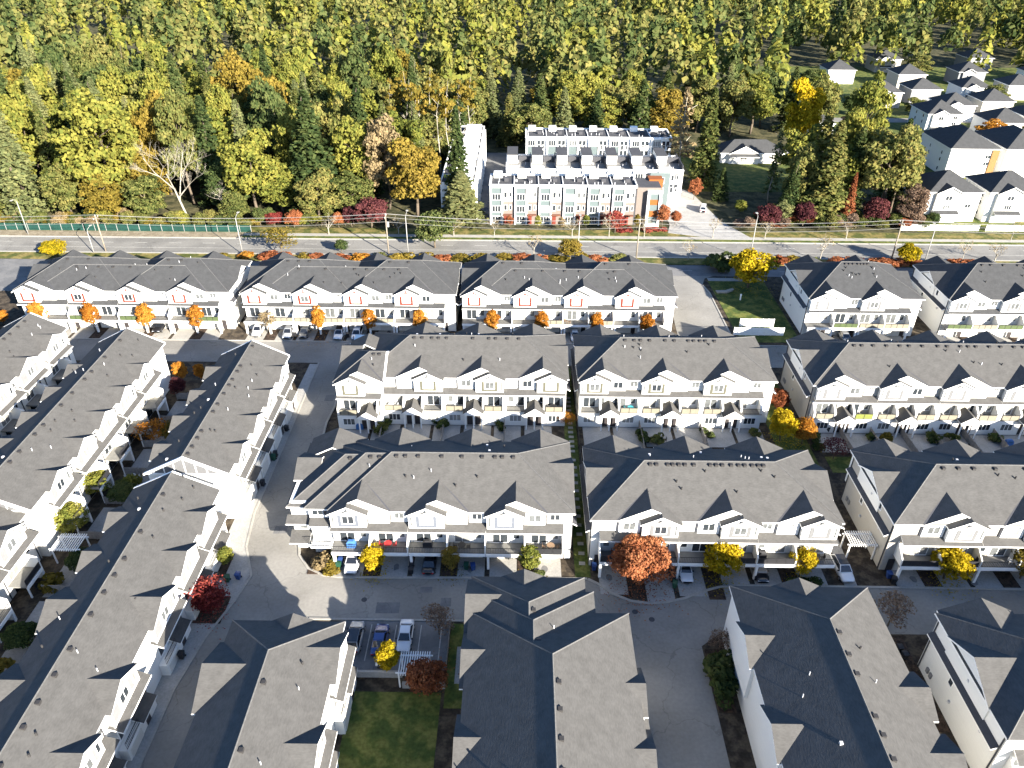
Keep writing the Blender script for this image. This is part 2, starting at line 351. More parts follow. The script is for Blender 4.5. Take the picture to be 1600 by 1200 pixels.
def hip_roof(b, x0, x1, y0, y1, ze, el='hip', er='hip', t=.24, pitch=PITCH):
    h = (y1-y0)/2; zr = ze+pitch*h; ym = (y0+y1)/2
    xl = x0+h if el == 'hip' else x0; xr = x1-h if er == 'hip' else x1
    vs = [(x0, y0, ze), (x1, y0, ze), (x1, y1, ze), (x0, y1, ze), (xl, ym, zr), (xr, ym, zr),
          (x0, y0, ze-t), (x1, y0, ze-t), (x1, y1, ze-t), (x0, y1, ze-t)]
    fs = [(0, 1, 5, 4), (2, 3, 4, 5), (3, 0, 4), (1, 2, 5), (0, 6, 7, 1), (1, 7, 8, 2), (2, 8, 9, 3), (3, 9, 6, 0), (6, 9, 8, 7)]
    ms = [0, 0, 0 if el == 'hip' else 2, 0 if er == 'hip' else 2, 1, 1, 1, 1, 1]
    b.solid(vs, fs, ms)
    for e, x, s in ((el, x0, -1), (er, x1, 1)):
        if e == 'gable':                                  # barge boards and batten strips on the exposed gable
            for ya, za, yb, zb in ((y0, ze, ym, zr), (y1, ze, ym, zr)):
                xa, xb = (x-.28, x+.03) if s < 0 else (x-.03, x+.28)
                b.prism_x([(ya, za+.02), (yb, zb+.02), (yb, zb-.3), (ya, za-.3)], xa, xb, 1)
            n = int((y1-y0)/1.5)
            for k in range(1, n):
                yy = y0+(y1-y0)*k/n; zz = ze+pitch*(h-abs(yy-ym))-.3
                if zz > ze+.2: b.box(*((x-.05, x+.01) if s < 0 else (x-.01, x+.05)), yy-.07, yy+.07, ze-.2, zz, 1)
            b.box(*((x-.06, x+.01) if s < 0 else (x-.01, x+.06)), y0+.1, y1-.1, ze-.24, ze-.02, 1)
    return zr, xl, xr, ym

def rail_mesh(w, kind):
    def f():
        b = MB()
        if kind == 'open':
            b.box(0, w, -.03, .03, 1.0, 1.06); b.box(0, w, -.025, .025, .1, .14)
            n = max(2, int(w/.22))
            for k in range(n+1): x = w*k/n; b.box(max(0, x-.014), x+.014, -.014, .014, 0 if k % 6 == 0 else .14, 1.0)
        else:
            b.box(0, w, -.03, .03, 1.0, 1.06)
            n = max(1, round(w/1.3))
            for k in range(n): b.box(w*k/n+.05, w*(k+1)/n-.05, -.012, .012, .08, .97, 1)
            for k in range(n+1): x = w*k/n; b.box(max(0, x-.03), min(w, x+.03), -.029, .029, 0, 1.0)
        return b.build('railing', [BLACK, {'open': BLACK, 'glass': GREENRAIL, 'beige': DECKRAIL, 'lime': LIME, 'black': BLACK}[kind]])
    return cached(('rail', round(w, 2), kind), f)

def module_R(root, x0, w, flip, st, rng, dy=0, front=0):
    """one pair of townhouses, 10.5 m wide: nested gables above, skirt roof, balconies or decks below"""
    F = (lambda x, y, z: (w-x, y, z)) if flip else None
    fx = (lambda x: w-x) if flip else (lambda x: x)
    key = ('R', flip, round(w, 2))
    P = {}
    def put(name, me, loc=(0, 0, 0)): return link(name, me, root, (x0+loc[0], front+loc[1], loc[2]))
    def mk(name, build, mats):
        return put(name, cached(key+(name, str([m.name for m in (mats if isinstance(mats, list) else [mats])])), lambda: build(MB(F)).build(name, mats)))
    def groof(b):
        slope_slab(b, -.22, EAVE-.02, 4, 10.9, -.45, 4.1); slope_slab(b, 4, 10.9, 8.25, EAVE-.02, -.45, 4.1); return b
    mk('gable_roof', groof, [st['sh'], WHITE])
    def broof(b):
        slope_slab(b, -.22, EAVE-.02, 2.6, 10.21, -1.3, -.452); slope_slab(b, 2.6, 10.21, 5.35, EAVE+.02, -1.3, -.2); return b
    mk('bay_roof', broof, [st['sh'], WHITE])
    mk('gable_wall', lambda b: b.prism_y([(.2, 6.35), (8.0, 6.35), (8.0, 8.66), (4, 10.66), (.2, 8.76)], -.25, .1), SIDING)
    mk('bay_wall', lambda b: b.prism_y([(.15, 6.3), (4.95, 6.3), (4.95, 8.8), (2.6, 9.96), (.15, 8.72)], -.9, -.24), SIDING)
    def trim(b):
        b.box(1.2, 1.62, -.96, -.88, 6.85, 8.45); b.box(3.5, 3.92, -.96, -.88, 6.85, 8.45); b.box(1.2, 3.92, -.965, -.88, 6.5, 6.849); return b
    mk('window_surround', trim, st['trim'])
    def brk(b):
        b.prism_y([(1.7, 9.0), (2.6, 9.45), (3.5, 9.0), (3.35, 8.98), (2.6, 9.3), (1.85, 8.98)], -1.2, -1.08); b.box(2.54, 2.66, -1.19, -1.09, 9.2, 9.8); return b
    mk('gable_bracket', brk, st['trim'] if st['trim'] is RED else GREYTRIM)
    mk('side_window', lambda b: b.box(.42, .62, -.93, -.89, 6.75, 8.35), MIDGL)
    def skirt(b):
        b.prism_x([(-1.4, 6.02), (-.03, 6.62), (-.03, 6.4), (-1.4, 5.82)], .02, w-.02, 1, [0, 1, 1, 1])
        return b
    mk('skirt_roof', skirt, [st['sh'], WHITE])
    for x, y, z, ww, hh, n in ((2.56, -.9, 7.05, 1.5, 1.25, 2), (6.6, -.25, 7.15, 1.5, 1.15, 2), (9.3+(w-10.5)*.4, 0, 7.3, 1.2, 1.1, 2)):
        if x+ww/2 < w: add_window(root, x0+fx(x), front+y, z, ww, hh, n, rng, .1)
    for x in ((1.9, 7.2) if w > 9 else (1.9, 6.2)): add_window(root, x0+fx(x), front, 3.06, 2.0, 2.15, 2, rng, .45, 'patio_door')
    for x in ((4.1, 9.4) if w > 9 else (4.1,)): add_window(root, x0+fx(x), front, 3.8, .8, 1.3, 1, rng, .3)
    put('downspout', cached('ds1', lambda: MB().box(-.05, .05, -.14, -.02, 6.5, 8.5).build('downspout', DARKG)), (fx(8.17), 0, 0))
    put('downspout', cached('ds2', lambda: MB().box(-.05, .05, -.36, -.26, 6.4, 8.7).build('downspout', DARKG)), (fx(5.07), 0, 0))
    def vf(b):
        w_ = .15
        b.solid([(4.0-w_, 3.85, 10.93), (4.0+w_, 3.85, 10.9), (8.22+w_, -.36, 8.84), (8.22-w_, -.36, 8.87), (4.0-w_, 3.85, 10.7), (4.0+w_, 3.85, 10.7), (8.22+w_, -.36, 8.6), (8.22-w_, -.36, 8.6)],
                [(0, 1, 2, 3), (0, 4, 5, 1), (1, 5, 6, 2), (2, 6, 7, 3), (3, 7, 4, 0)]); return b
    mk('valley_flashing', vf, DARKG)
    if st['ground'] == 'garage':
        def bal(b):
            b.box(.03, w-.03, -2.2, -.02, 2.72, 2.92, 0); b.box(.03, w-.03, -2.32, -2.21, 2.5, 3.0, 1); return b
        mk('balcony', bal, [DECK, WHITE])
        pm_ = cached('partR', lambda: MB().prism_x([(-2.15, 2.93), (-.02, 2.93), (-.02, 5.5), (-2.15, 4.1)], -.08, .08).build('partition', SIDING))
        for x in (5.25, w-.1): put('partition', pm_, (fx(x), 0, 0))
        pl_ = cached('pilR', lambda: MB().box(-.17, .17, -2.2, -1.86, 0, 2.5).build('pillar', WHITE))
        for x in ((.3, 5.22, w-.28) if st.get('pillars') else (w-.28,) if flip else (.3,)): put('pillar', pl_, (fx(x), 0, 0))
        for xa, xb in ((.2, 5.1), (5.4, w-.2)):
            a, bb = sorted((fx(xa), fx(xb)))
            put('railing', rail_mesh(bb-a, rng.choice(st['rail'])), (a, -2.15, 2.93))
        for xc in (2.4, 8.4):
            def gd():
                b = MB()
                for k in range(4): b.box(-1.4, 1.4, -.06, .02, .02+k*.53, .02+k*.53+.5)
                return b.build('garage_door', GARM)
            put('garage_door', cached('gd', gd), (fx(xc), 0, 0))
            put('door', cached('dr', lambda: MB().box(-.45, .45, -.05, .02, 0, 2.1).build('door', DOORM)), (fx(xc+2.0), 0, 0))
    else:
        mk('lower_wall', lambda b: b.box(.0, w, -1.8, -.02, 0, 2.9), SIDING)
        mk('deck', lambda b: b.box(-.02, w+.02, -1.86, -.03, 2.901, 3.0), DECK)
        pm_ = cached('partP', lambda: MB().prism_x([(-1.75, 3.0), (-.02, 3.0), (-.02, 5.4), (-1.75, 4.15)], -.15, .15).build('partition', SIDING))
        for x in (.2, 3.7, 6.9, w-.2): put('partition', pm_, (fx(x), 0, 0))
        for xa, xb in (((.5, 3.4), (7.2, w-.4)) if w > 9 else ((.5, 3.4),)):
            a, bb = sorted((fx(xa), fx(xb)))
            put('railing', rail_mesh(bb-a, rng.choice(st['rail'])), (a, -1.8, 3.0))
        def pr(b):
            slope_slab(b, 3.5, 3.25, 5.3, 4.5, -3.2, -.05); slope_slab(b, 5.3, 4.5, 7.1, 3.25, -3.2, -.05); return b
        mk('porch_roof', pr, [st['sh'], WHITE])
        def pg(b):
            b.prism_y([(3.8, 3.2), (6.8, 3.2), (5.3, 4.24)], -3.05, -2.9); b.box(3.8, 6.8, -3.04, -2.82, 2.85, 3.199)
            return b
        mk('porch', pg, WHITE)
        pp_ = cached('pilP', lambda: MB().box(-.1, .1, -3.03, -2.83, 0, 2.85).build('pillar', WHITE))
        for x in (3.9, 5.3, 6.7): put('pillar', pp_, (fx(x), 0, 0))
        for x in (4.6, 6.0): put('door', cached('dr2', lambda: MB().box(-.5, .5, -.05, .02, 0, 2.1).build('door', DOORM)), (fx(x), -1.8, .1))
        for x in ((1.9, 8.6) if w > 9 else (1.9,)): add_window(root, x0+fx(x), front-1.8, 1.0, 1.9, 1.2, 3, rng, .6)

def module_L(root, x0, w, st, rng, hw=2.75, big=False):
    """one 7.1 m house of the narrow rows: single gable, box bay, lean-to and deck"""
    ax = .25+hw; key = ('L', round(w, 2), hw); zt = EAVE+PITCH*hw
    def put(name, me, loc=(0, 0, 0)): return link(name, me, root, (x0+loc[0], loc[1], loc[2]))
    def mk(name, build, mats):
        return put(name, cached(key+(name, str([m.name for m in (mats if isinstance(mats, list) else [mats])])), lambda: build(MB()).build(name, mats)))
    def gr(b):
        slope_slab(b, .1, EAVE-.05, ax, zt, -1.0, 2*hw*.5+.4); slope_slab(b, ax, zt, 2*ax-.1, EAVE-.05, -1.0, 2*hw*.5+.4); return b
    mk('gable_roof', gr, [st['sh'], WHITE])
    mk('bay_wall', lambda b: b.prism_y([(.35, 6.25), (2*ax-.35, 6.25), (2*ax-.35, EAVE-.18), (ax, zt-.3), (.35, EAVE-.18)], -.6, .1), LGREY)
    def tr(b):
        b.box(.3, .62, -.68, -.58, 6.25, 8.65); b.box(2*ax-.62, 2*ax-.3, -.68, -.58, 6.25, 8.65)
        b.box(.62, 2*ax-.62, -.66, -.58, 8.5, 8.72); b.box(.62, 2*ax-.62, -.66, -.58, 6.25, 6.55)
        for x in (ax-1.15, ax+1.0): b.box(x, x+.16, -.65, -.58, 6.55, 8.5)
        for x in (ax-.9, ax, ax+.9): b.box(x-.06, x+.06, -.65, -.58, 8.72, zt-.35-PITCH*abs(x-ax))
        return b
    mk('trim_board', tr, WHITE)
    add_window(root, x0+ax, -.6, 7.05, 1.5, 1.25, 2, rng, .3)
    add_window(root, x0+2*ax-.95, -.6, 7.05, .5, 1.25, 1, rng, .3)
    if w-2*ax > .8: add_window(root, x0+(w+2*ax)/2, 0, 7.3, min(1.1, w-2*ax-.3), 1.05, 1, rng, .3)
    mk('skirt_roof', lambda b: b.prism_x([(-1.5, 5.95), (-.03, 6.6), (-.03, 6.38), (-1.5, 5.72)], .02, w-.1, 1, [0, 1, 1, 1]), [st['sh'], WHITE])
    mk('downspout', lambda b: b.box(w-.22, w-.12, -.16, -.02, 0, 8.5), DARKG)
    add_window(root, x0+2.0, 0, 3.06, 2.0, 2.15, 2, rng, .4, 'patio_door')
    add_window(root, x0+5.2, 0, 3.7, 1.2, 1.3, 2, rng, .4)
    if st['ground'] == 'yard':
        def dk(b):
            b.box(.1, 3.6, -2.6, -.02, 2.7, 2.9, 0); b.box(.1, 3.6, -2.72, -2.61, 2.45, 2.95, 1)
            for x in (.12, 3.4): b.box(x, x+.18, -2.6, -2.42, 0, 2.7, 1)
            return b
        mk('deck', dk, [DECK, WHITE])
        put('railing', rail_mesh(3.4, 'black' if rng.random() < .25 else 'open'), (.15, -2.56, 2.9))
        mk('partition', lambda b: b.prism_x([(-2.55, 0), (-.02, 0), (-.02, 5.6), (-2.55, 4.6)], 3.62, 3.8), SIDING)
        put('door', cached('dr3', lambda: MB().box(-.9, .9, -.05, .02, 0, 2.1).build('door', GLASS)), (1.9, 0, .1))
    else:
        mk('lower_wall', lambda b: b.box(.05, w-.4, -1.0, -.02, 0, 2.6), SIDING)
        mk('lean_to_roof', lambda b: b.prism_x([(-1.35, 2.55), (-.03, 3.15), (-.03, 2.95), (-1.35, 2.35)], 3.3, w-.3, 1, [0, 1, 1, 1]), [st['sh'], WHITE])
        put('garage_door', cached('gdL', lambda: MB().box(-1.3, 1.3, -.06, .02, .02, 2.15).build('garage_door', GARM)), (1.75, -1.0, 0))
        put('door', cached('drL', lambda: MB().box(-.45, .45, -.05, .02, 0, 2.05).build('door', DOORM)), (4.6, -1.0, 0))
        put('railing', rail_mesh(3.0, 'open'), (.2, -.95, 2.62))

def roof_kit(root, L, D, zr, xl, xr, ym, n_v, n_p, rng, st, both=True):
    vm = cached('vent', lambda: MB().box(-.22, .22, -.22, .22, -.25, .16).build('roof_vent', VENT))
    vw = cached('ventw', lambda: MB().box(-.15, .15, -.15, .15, -.25, .12).build('roof_vent', VENTW))
    pm = cached('pipe', lambda: MB().tube((0, 0, -.3), (0, 0, .4), .06, .06, 6).build('vent_pipe', VENTW))
    pd = cached('piped', lambda: MB().tube((0, 0, -.3), (0, 0, .3), .11, .11, 7).build('vent_pipe', VENT))
    x = xl+.8
    step = max(.9, (xr-xl-1.2)/n_v)
    while x < xr-.5:
        if rng.random() < .82: link('roof_vent', vm, root, (x, ym-.55, zr-.2))
        x += step*rng.choice((.75, .9, 1.1, 1.3))
    for k in range(n_p):
        x = rng.uniform(xl, xr); d = rng.uniform(1.1, D*.32)
        front = (not both) or rng.random() < .62
        y = ym-d if front else ym+d
        link(*rng.choice((('vent_pipe', pm), ('vent_pipe', pd), ('roof_vent', vw)) if not front else (('vent_pipe', pd), ('vent_pipe', pm), ('vent_pipe', pd))), root, (x, y, zr-PITCH*d+.08))

def rear_gable(root, x, D, hw, st, front=0, ze=EAVE):
    def f():
        b = MB(); zt = ze+PITCH*hw
        slope_slab(b, -hw-.15, ze-.08, 0, zt, -hw-.1, .85); slope_slab(b, 0, zt, hw+.15, ze-.08, -hw-.1, .85)
        return b.build('rear_gable_roof', [st['sh'], WHITE])
    link('rear_gable_roof', cached(('rg', hw, st['sh'].name, ze), f), root, (x, D, 0))
    def wl():
        b = MB(); zt = ze+PITCH*hw
        b.prism_y([(-hw+.2, 3.2), (hw-.2, 3.2), (hw-.2, ze-.22), (0, zt-.24), (-hw+.2, ze-.22)], -.1, .42); return b.build('rear_gable_wall', SIDING)
    link('rear_gable_wall', cached(('rgw', hw, ze), wl), root, (x, D, 0))
def end_gable(root, x, y, hw, side, st, dep=3.6):       # small gable on a hip end, facing -x (side -1) or +x
    def f():
        b = MB(lambda X, Y, Z: (Y*side, X, Z)); zt = EAVE+PITCH*hw
        slope_slab(b, -hw-.15, EAVE-.08, 0, zt, -hw-.1, .5); slope_slab(b, 0, zt, hw+.15, EAVE-.08, -hw-.1, .5)
        return b.build('end_gable_roof', [st['sh'], WHITE])
    link('end_gable_roof', cached(('eg', hw, side, st['sh'].name), f), root, (x, y, 0))
    def w():
        b = MB(lambda X, Y, Z: (Y*side, X, Z)); zt = EAVE+PITCH*hw
        b.prism_y([(-hw+.2, 6.2), (hw-.2, 6.2), (hw-.2, EAVE-.22), (0, zt-.24), (-hw+.2, EAVE-.22)], -.1, .16); return b.build('end_gable_wall', SIDING)
    link('end_gable_wall', cached(('egw', hw, side), w), root, (x, y, 0))

def side_details(root, x, D, side, rng):                # end wall: two windows, skirt roof band, corner boards
    rz = -pi/2 if side < 0 else pi/2
    for y, z in ((D*.3, 7.2), (D*.62, 4.0), (D*.75, 7.2)): add_window(root, x+side*.005, y, z, .7, 1.2, 1, rng, .5, rz=rz)
    def sk():
        b = MB(lambda X, Y, Z: (Y*-side, X, Z))
        b.prism_x([(-.75, 6.05), (-.02, 6.5), (-.02, 6.3), (-.75, 5.85)], .3, D-.3, 1, [0, 1, 1, 1]); return b.build('skirt_roof', [DARKG, WHITE])
    link('skirt_roof', cached(('sks', round(D, 1), side), sk), root, (x, 0, 0))
    dsm = cached('dsend', lambda: MB().box(-.06, .06, -.06, .06, 0, 8.4).build('downspout', DARKG)); hv = cached('hoodv', lambda: MB().box(-.14, .14, -.14, .14, -.14, .14).build('wall_vent', VENTW))
    mb = cached('meter', lambda: MB().box(-.12, .12, -.22, .22, -.35, .35).build('meter_box', LGREY))
    for y in (.25, D-.3): link('downspout', dsm, root, (x+side*.08, y, 0))
    for y, z in ((D*.2, 5.0), (D*.48, 7.6), (D*.55, 2.4)): link('wall_vent', hv, root, (x+side*.1, y, z))
    for y in (D*.82, D*.87): link('meter_box', mb, root, (x+side*.08, y, 1.5))

def townhouse(label, ox, oy, L, D, st, mods, hips, rot=0, z0=0, rears=(), ends=(), seed=1, n_v=14, n_p=12, group=None, kind='R', walls=None, wallmat=None, sides=(-1, 1)):
    rng = random.Random(seed)
    root = thing('townhouse_row', (ox, oy, z0), rot, label, 'townhouses', group)
    for wb in (walls or [(0, L, 0, D)]):
        link('wall', MB().box(wb[0], wb[1], wb[2], wb[3], -.5, EAVE-.26).build('wall', wallmat or SIDING), root)
    b = MB(); info = []
    for h in hips: info.append(hip_roof(b, *h))
    link('roof', b.build('roof', [st['sh'], WHITE, GPAN]), root)
    cb = MB()
    for (zr, xl, xr, ym), h in zip(info, hips):
        cb.tube((xl, ym, zr), (xr, ym, zr), .1, .1, 4)
        for xe, xx, e in ((h[0], xl, h[5] if len(h) > 5 else 'hip'), (h[1], xr, h[6] if len(h) > 6 else 'hip')):
            if e == 'hip':
                for yy in (h[2], h[3]): cb.tube((xx, ym, zr), (xe, yy, h[4]), .09, .09, 4)
    link('ridge_cap', cb.build('ridge_cap', CAP), root)
    for m in mods:
        if m[0] == 'R': module_R(root, m[1], m[2], m[3], st, rng, front=m[4] if len(m) > 4 else 0)
        else: module_L(root, m[1], m[2], st, rng, m[3] if len(m) > 3 else 2.75)
    for r in rears: rear_gable(root, r[0], r[2] if len(r) > 2 else D, r[1], st)
    for e in ends: end_gable(root, e[0], e[1], e[2], e[3], st)
    if -1 in sides: side_details(root, 0, D, -1, rng)
    if 1 in sides: side_details(root, L, D, 1, rng)
    tot = sum(max(1, i[2]-i[1]) for i in info)
    for i, h in zip(info, hips):
        sh = max(1, i[2]-i[1])/tot
        roof_kit(root, L, h[3]-h[2], i[0], i[1], i[2], i[3], max(2, round(n_v*sh)), round(n_p*sh), rng, st)
    return root

ST1 = dict(pillars=1, sh=SH2, trim=RED, ground='garage', rail=['open', 'open', 'open', 'beige'])
ST1A = dict(ST1, rail=['glass', 'glass', 'open'])
ST2 = dict(sh=SH, trim=OLIVE, ground='porch', rail=['beige', 'beige', 'open'])
ST2C = dict(ST2, trim=GREYTRIM, rail=['beige', 'beige', 'beige', 'open', 'open', 'beige', 'beige', 'lime'])
ST3 = dict(sh=SH, trim=BLUEGREY, ground='garage', rail=['open', 'open', 'black'])
STR = dict(pillars=1, sh=SH2, trim=GREYTRIM, ground='garage', rail=['open', 'open', 'glass', 'beige'])
STY = dict(sh=SH, trim=GREYTRIM, ground='yard', rail=['open'])
STG = dict(sh=SH, trim=GREYTRIM, ground='garage', rail=['open'])

def row1(label, ox, n, st, seed, oy=140.5, split=True, D=15.2):
    L = 10.5*n+2.0; o = .4
    mods = [('R', 10.5*k, 10.5, False) for k in range(n)]
    if split:
        c = L/2
        hips = [(-o, c+.8, -o, D+o, EAVE), (c-.8, L+o, -o, D+o, EAVE), (4, L-4, -o+.03, D-3.2, EAVE-.02)]
    else: hips = [(-o, L+o, -o, D+o, EAVE)]
    return townhouse(label, ox, oy, L, D, st, mods, hips, rears=[(10.5*k+4.6, 4.2) for k in range(n)],
                     ends=[(0, D*.58, 3.6, -1), (L, D*.58, 3.6, 1)], seed=seed, n_v=13, n_p=14)
row1('townhouse row with red window trim and green glass balcony rails, nearest the green mesh fence', -104.4, 4, ST1A, 11)
row1('townhouse row with red window trim, behind the parked silver and white cars', -57.4, 4, ST1, 12)
row1('townhouse row with red window trim, beside the estate entrance road', -11.9, 4, ST1, 13)
row1('short two-gable townhouse row with white trim behind the white fence panels', 59.6, 2, STR, 14, 140.4, False, 16.5)
row1('townhouse row with white trim by the main road, its far end outside the view', 88.2, 4, STR, 15, 140.4, False, 16.5)
o = .4
D = 14.8
# middle rows
townhouse('townhouse row with olive window trim and porch gables, at the corner of the curving lane', -31.0, 108.6, 39.2, D, ST2,
          [('R', 0, 7.7, False, -1.6), ('R', 7.6, 10.5, True), ('R', 18.1, 10.5, True), ('R', 28.6, 10.5, True)],
          [(-o, 8.1, -2.0, 9.2, EAVE-.05, 'hip', 'gable'), (4, 39.2+o, -o, D+o, EAVE)], rears=[(3.5, 3.2, 11.2), (13.5, 4.2), (23.5, 4.2), (33.5, 4.2)],
          ends=[(0, 7.5, 3.2, -1), (39.2, 8, 3.4, 1)], seed=21, walls=[(0, 7.8, -1.55, 8.7), (.4, 7.75, 8.69, D-.1), (7.7, 39.2, 0, D)])
townhouse('three-gable townhouse row with olive window trim, between the stone path and the yellow trees', 10.4, 108.5, 33.2, D, ST2,
          [('R', 0, 10.5, False), ('R', 10.5, 10.5, False), ('R', 21, 10.5, False)], [(-o, 33.2+o, -o, D+o, EAVE)],
          rears=[(k*10.5+4.6, 4.2) for k in range(3)], ends=[(0, 8, 3.4, -1), (33.2, 8, 3.4, 1)], seed=22)
townhouse('long porch-fronted townhouse row with pale window trim and lime deck screens', 50.0, 107.5, 55, D, ST2C,
          [('R', 10.5*k+.3, 10.5, False) for k in range(5)], [(-o, 55+o, -o, D+o, EAVE)],
          rears=[(k*10.5+4.6, 4.2) for k in range(5)], ends=[(0, 8.5, 3.6, -1)], seed=23, n_v=22, n_p=16, wallmat=CREAM)
# front rows
r3a = townhouse('townhouse row with blue-grey window trim and stepped roof end beside the curving lane', -31.0, 75.4, 38.4, D, ST3,
          [('R', 5.8+10.5*k, 10.5, False) for k in range(3)],
          [(-o, 20, 1.0, D+o, EAVE-.7), (2.2, 24, .2, D+o, EAVE-.3), (5.6, 38.4+o, -o, D+o, EAVE)],
          rears=[(4.2, 4.0), (13.7, 4.2), (24.2, 4.2), (34.3, 4.2)], ends=[(0, 9, 3.0, -1), (38.4, 8, 3.6, 1)], seed=31,
          walls=[(0, 2.8, 1.5, D), (2.7, 5.9, .7, D-.1), (5.8, 38.4, 0, D)], n_v=20, n_p=14, sides=(1,))
rr = random.Random(5)
add_window(r3a, 1.4, 1.5, 7.0, 1.0, 1.2, 1, rr, .4); add_window(r3a, 4.3, .7, 7.1, 2.2, 1.1, 3, rr, .8); add_window(r3a, 4.2, .7, 3.2, 2.0, 2.1, 2, rr, .9, 'patio_door')
add_window(r3a, 1.4, 1.5, 3.8, 1.1, 1.2, 1, rr, .4); add_window(r3a, 1.5, 1.5, .6, 1.0, 1.6, 1, rr, .8)
link('skirt_roof', MB().prism_x([(.2, 5.7), (1.48, 6.3), (1.48, 6.1), (.2, 5.5)], -.6, 2.6, 1, [0, 1, 1, 1]).build('skirt_roof', [SH, WHITE]), r3a)
link('skirt_roof', MB().prism_x([(-.5, 6.0), (.68, 6.55), (.68, 6.35), (-.5, 5.8)], 2.75, 5.7, 1, [0, 1, 1, 1]).build('skirt_roof', [SH, WHITE]), r3a)
link('porch_roof', MB().prism_x([(-.4, 2.7), (1.48, 3.5), (1.48, 3.3), (-.4, 2.5)], -.4, 2.4, 1, [0, 1, 1, 1]).build('porch_roof', [SH, WHITE]), r3a)
link('balcony', MB().box(2.8, 5.7, -1.3, .68, 2.7, 2.95).build('balcony', WHITE), r3a)
link('railing', rail_mesh(2.9, 'open'), r3a, (2.8, -1.25, 2.95))
townhouse('townhouse row behind the big rust-orange maple and the round yellow tree', 10.0, 74.2, 32.7, D, dict(ST3, trim=GREYTRIM),
          [('R', 1.0+10.5*k, 10.5, True) for k in range(3)], [(-o, 32.7+o, -o, D+o, EAVE)],
          rears=[(k*10.6+4.0, 4.2) for k in range(3)], ends=[(0, 8.2, 3.8, -1), (32.7, 8.2, 3.8, 1)], seed=32, n_v=18, n_p=16)
townhouse('townhouse row with tall beige end wall beside the pergola path', 49.9, 74.1, 54, D, dict(ST3, trim=GREYTRIM),
          [('R', 1.2+10.5*k, 10.5, True) for k in range(5)], [(-o, 54+o, -o, D+o, EAVE)],
          rears=[(k*10.6+4.0, 4.2) for k in range(5)], ends=[(0, 8.2, 3.8, -1)], seed=33, n_v=24, n_p=18, wallmat=CREAM)
# rows running away from the camera (front towards +X)
R90 = pi/2; DL = 11.4
def rowL(label, ox, oy, L, starts, st, seed, z0=0, er='gable', el='gable', D=DL, group=None, rears=True, hws=None):
    mods = [('L', s, 7.1, (hws or {}).get(i, 2.75)) for i, s in enumerate(starts)]
    rg = [(s+3.0, (hws or {}).get(i, 2.3)) for i, s in enumerate(starts)] if rears else []
    return townhouse(label, ox, oy, L, D, st, mods, [(-o*.6, L+o, -o, D+o, EAVE, el, er)], rot=R90, z0=z0, rears=rg, seed=seed, n_v=14, n_p=16, sides=(1,))
rowL('narrow townhouse row, upper half of the stepped row along the curving lane', -41.3, 82.6, 32, [2.0, 9.15, 16.3, 23.6], STG, 41)
rowL('narrow townhouse row, lower half of the stepped row above the red maple', -41.9, 30, 49.5, [.3, 7.5, 15.2, 25.7, 33.8, 40.9], STG, 42, -.8, hws={3: 3.3, 2: 3.0})
rowL('narrow townhouse row with decks facing the shaded gardens, upper half', -65.2, 74.6, 44, [3.4, 10.9, 17.7, 24.8, 31.9], STY, 43)
rowL('narrow townhouse row with decks facing the shaded gardens, lower half below the yellow-green trees', -66.2, 30, 44.3, [1.5, 8.6, 15.7, 22.8, 29.9, 37.0], STY, 44, -.8)
rowL('white-gabled townhouse row cut off by the edge of the view, upper one', -85.8, 90, 34, [2, 9.5, 17, 25.5], STY, 45, hws={3: 3.2, 2: 3.4})
rowL('white-gabled townhouse row cut off by the edge of the view, lower one', -86.6, 42, 47, [1, 8.5, 16, 23.5, 31, 38.4], STY, 46, -1.0)
# rows nearest the camera
townhouse('low-lit townhouse row beside the three-car parking lot', -19.7, 16, 40.4, 12.0, dict(STG, sh=SH), [('L', 1+7.1*k, 7.1) for k in range(4)]+[('L', 32.6, 7.1, 3.2)],
          [(-o, 40.4+o, -o, 12.4, EAVE)], rot=R90, rears=[(5, 2.5), (12, 2.5), (20, 3.2), (33.5, 4.2)], ends=[(40.4, 5.4, 2.4, 1)], seed=51, sides=(1,), n_v=12)
townhouse('townhouse row with stepped dark roof beside the lane bend', 12.4, 16, 47.4, 17.4, dict(STG, sh=SH), [('L', 1+7.1*k, 7.1) for k in range(5)],
          [(-o, 41.6+o, -o, 17.8, EAVE+.6), (10, 45.4, 3.3, 17.82, EAVE+.25), (20, 47.4+o, 4.2, 17.84, EAVE)], rot=R90,
          rears=[(6, 3.4), (16, 3.4), (26, 3.4), (36, 3.4), (43.4, 3.8)], ends=[(47.4, 11.5, 2.6, 1)], seed=52, walls=[(0, 41.6, 0, 17.4), (41.5, 45, 3.8, 17.3), (44.9, 47.4, 4.7, 17.2)], sides=(), n_v=16)
townhouse('townhouse row with broad dark roof slope by the bare red tree', 41.4, 16, 46.4, 15.6, dict(STG, sh=SH), [('L', 1+7.1*k, 7.1) for k in range(5)],
          [(-o, 46.4+o, -o, 16.0, EAVE+.05)], rot=R90, rears=[(6, 3), (16, 3), (28, 3), (38.5, 3)], ends=[(46.4, 8, 3.0, 1)], seed=53, sides=(), n_v=14)
townhouse('townhouse row with blank white end wall in the near corner', 48.6, 44, 55, D, dict(ST3, trim=GREYTRIM),
          [('R', 1.2+10.5*k, 10.5, True) for k in range(5)], [(-o, 55+o, -o, D+o, EAVE)], rears=[(k*10.6+4.4, 4.2) for k in range(5)],
          ends=[(0, 7.5, 4.4, -1)], seed=54, n_v=20)
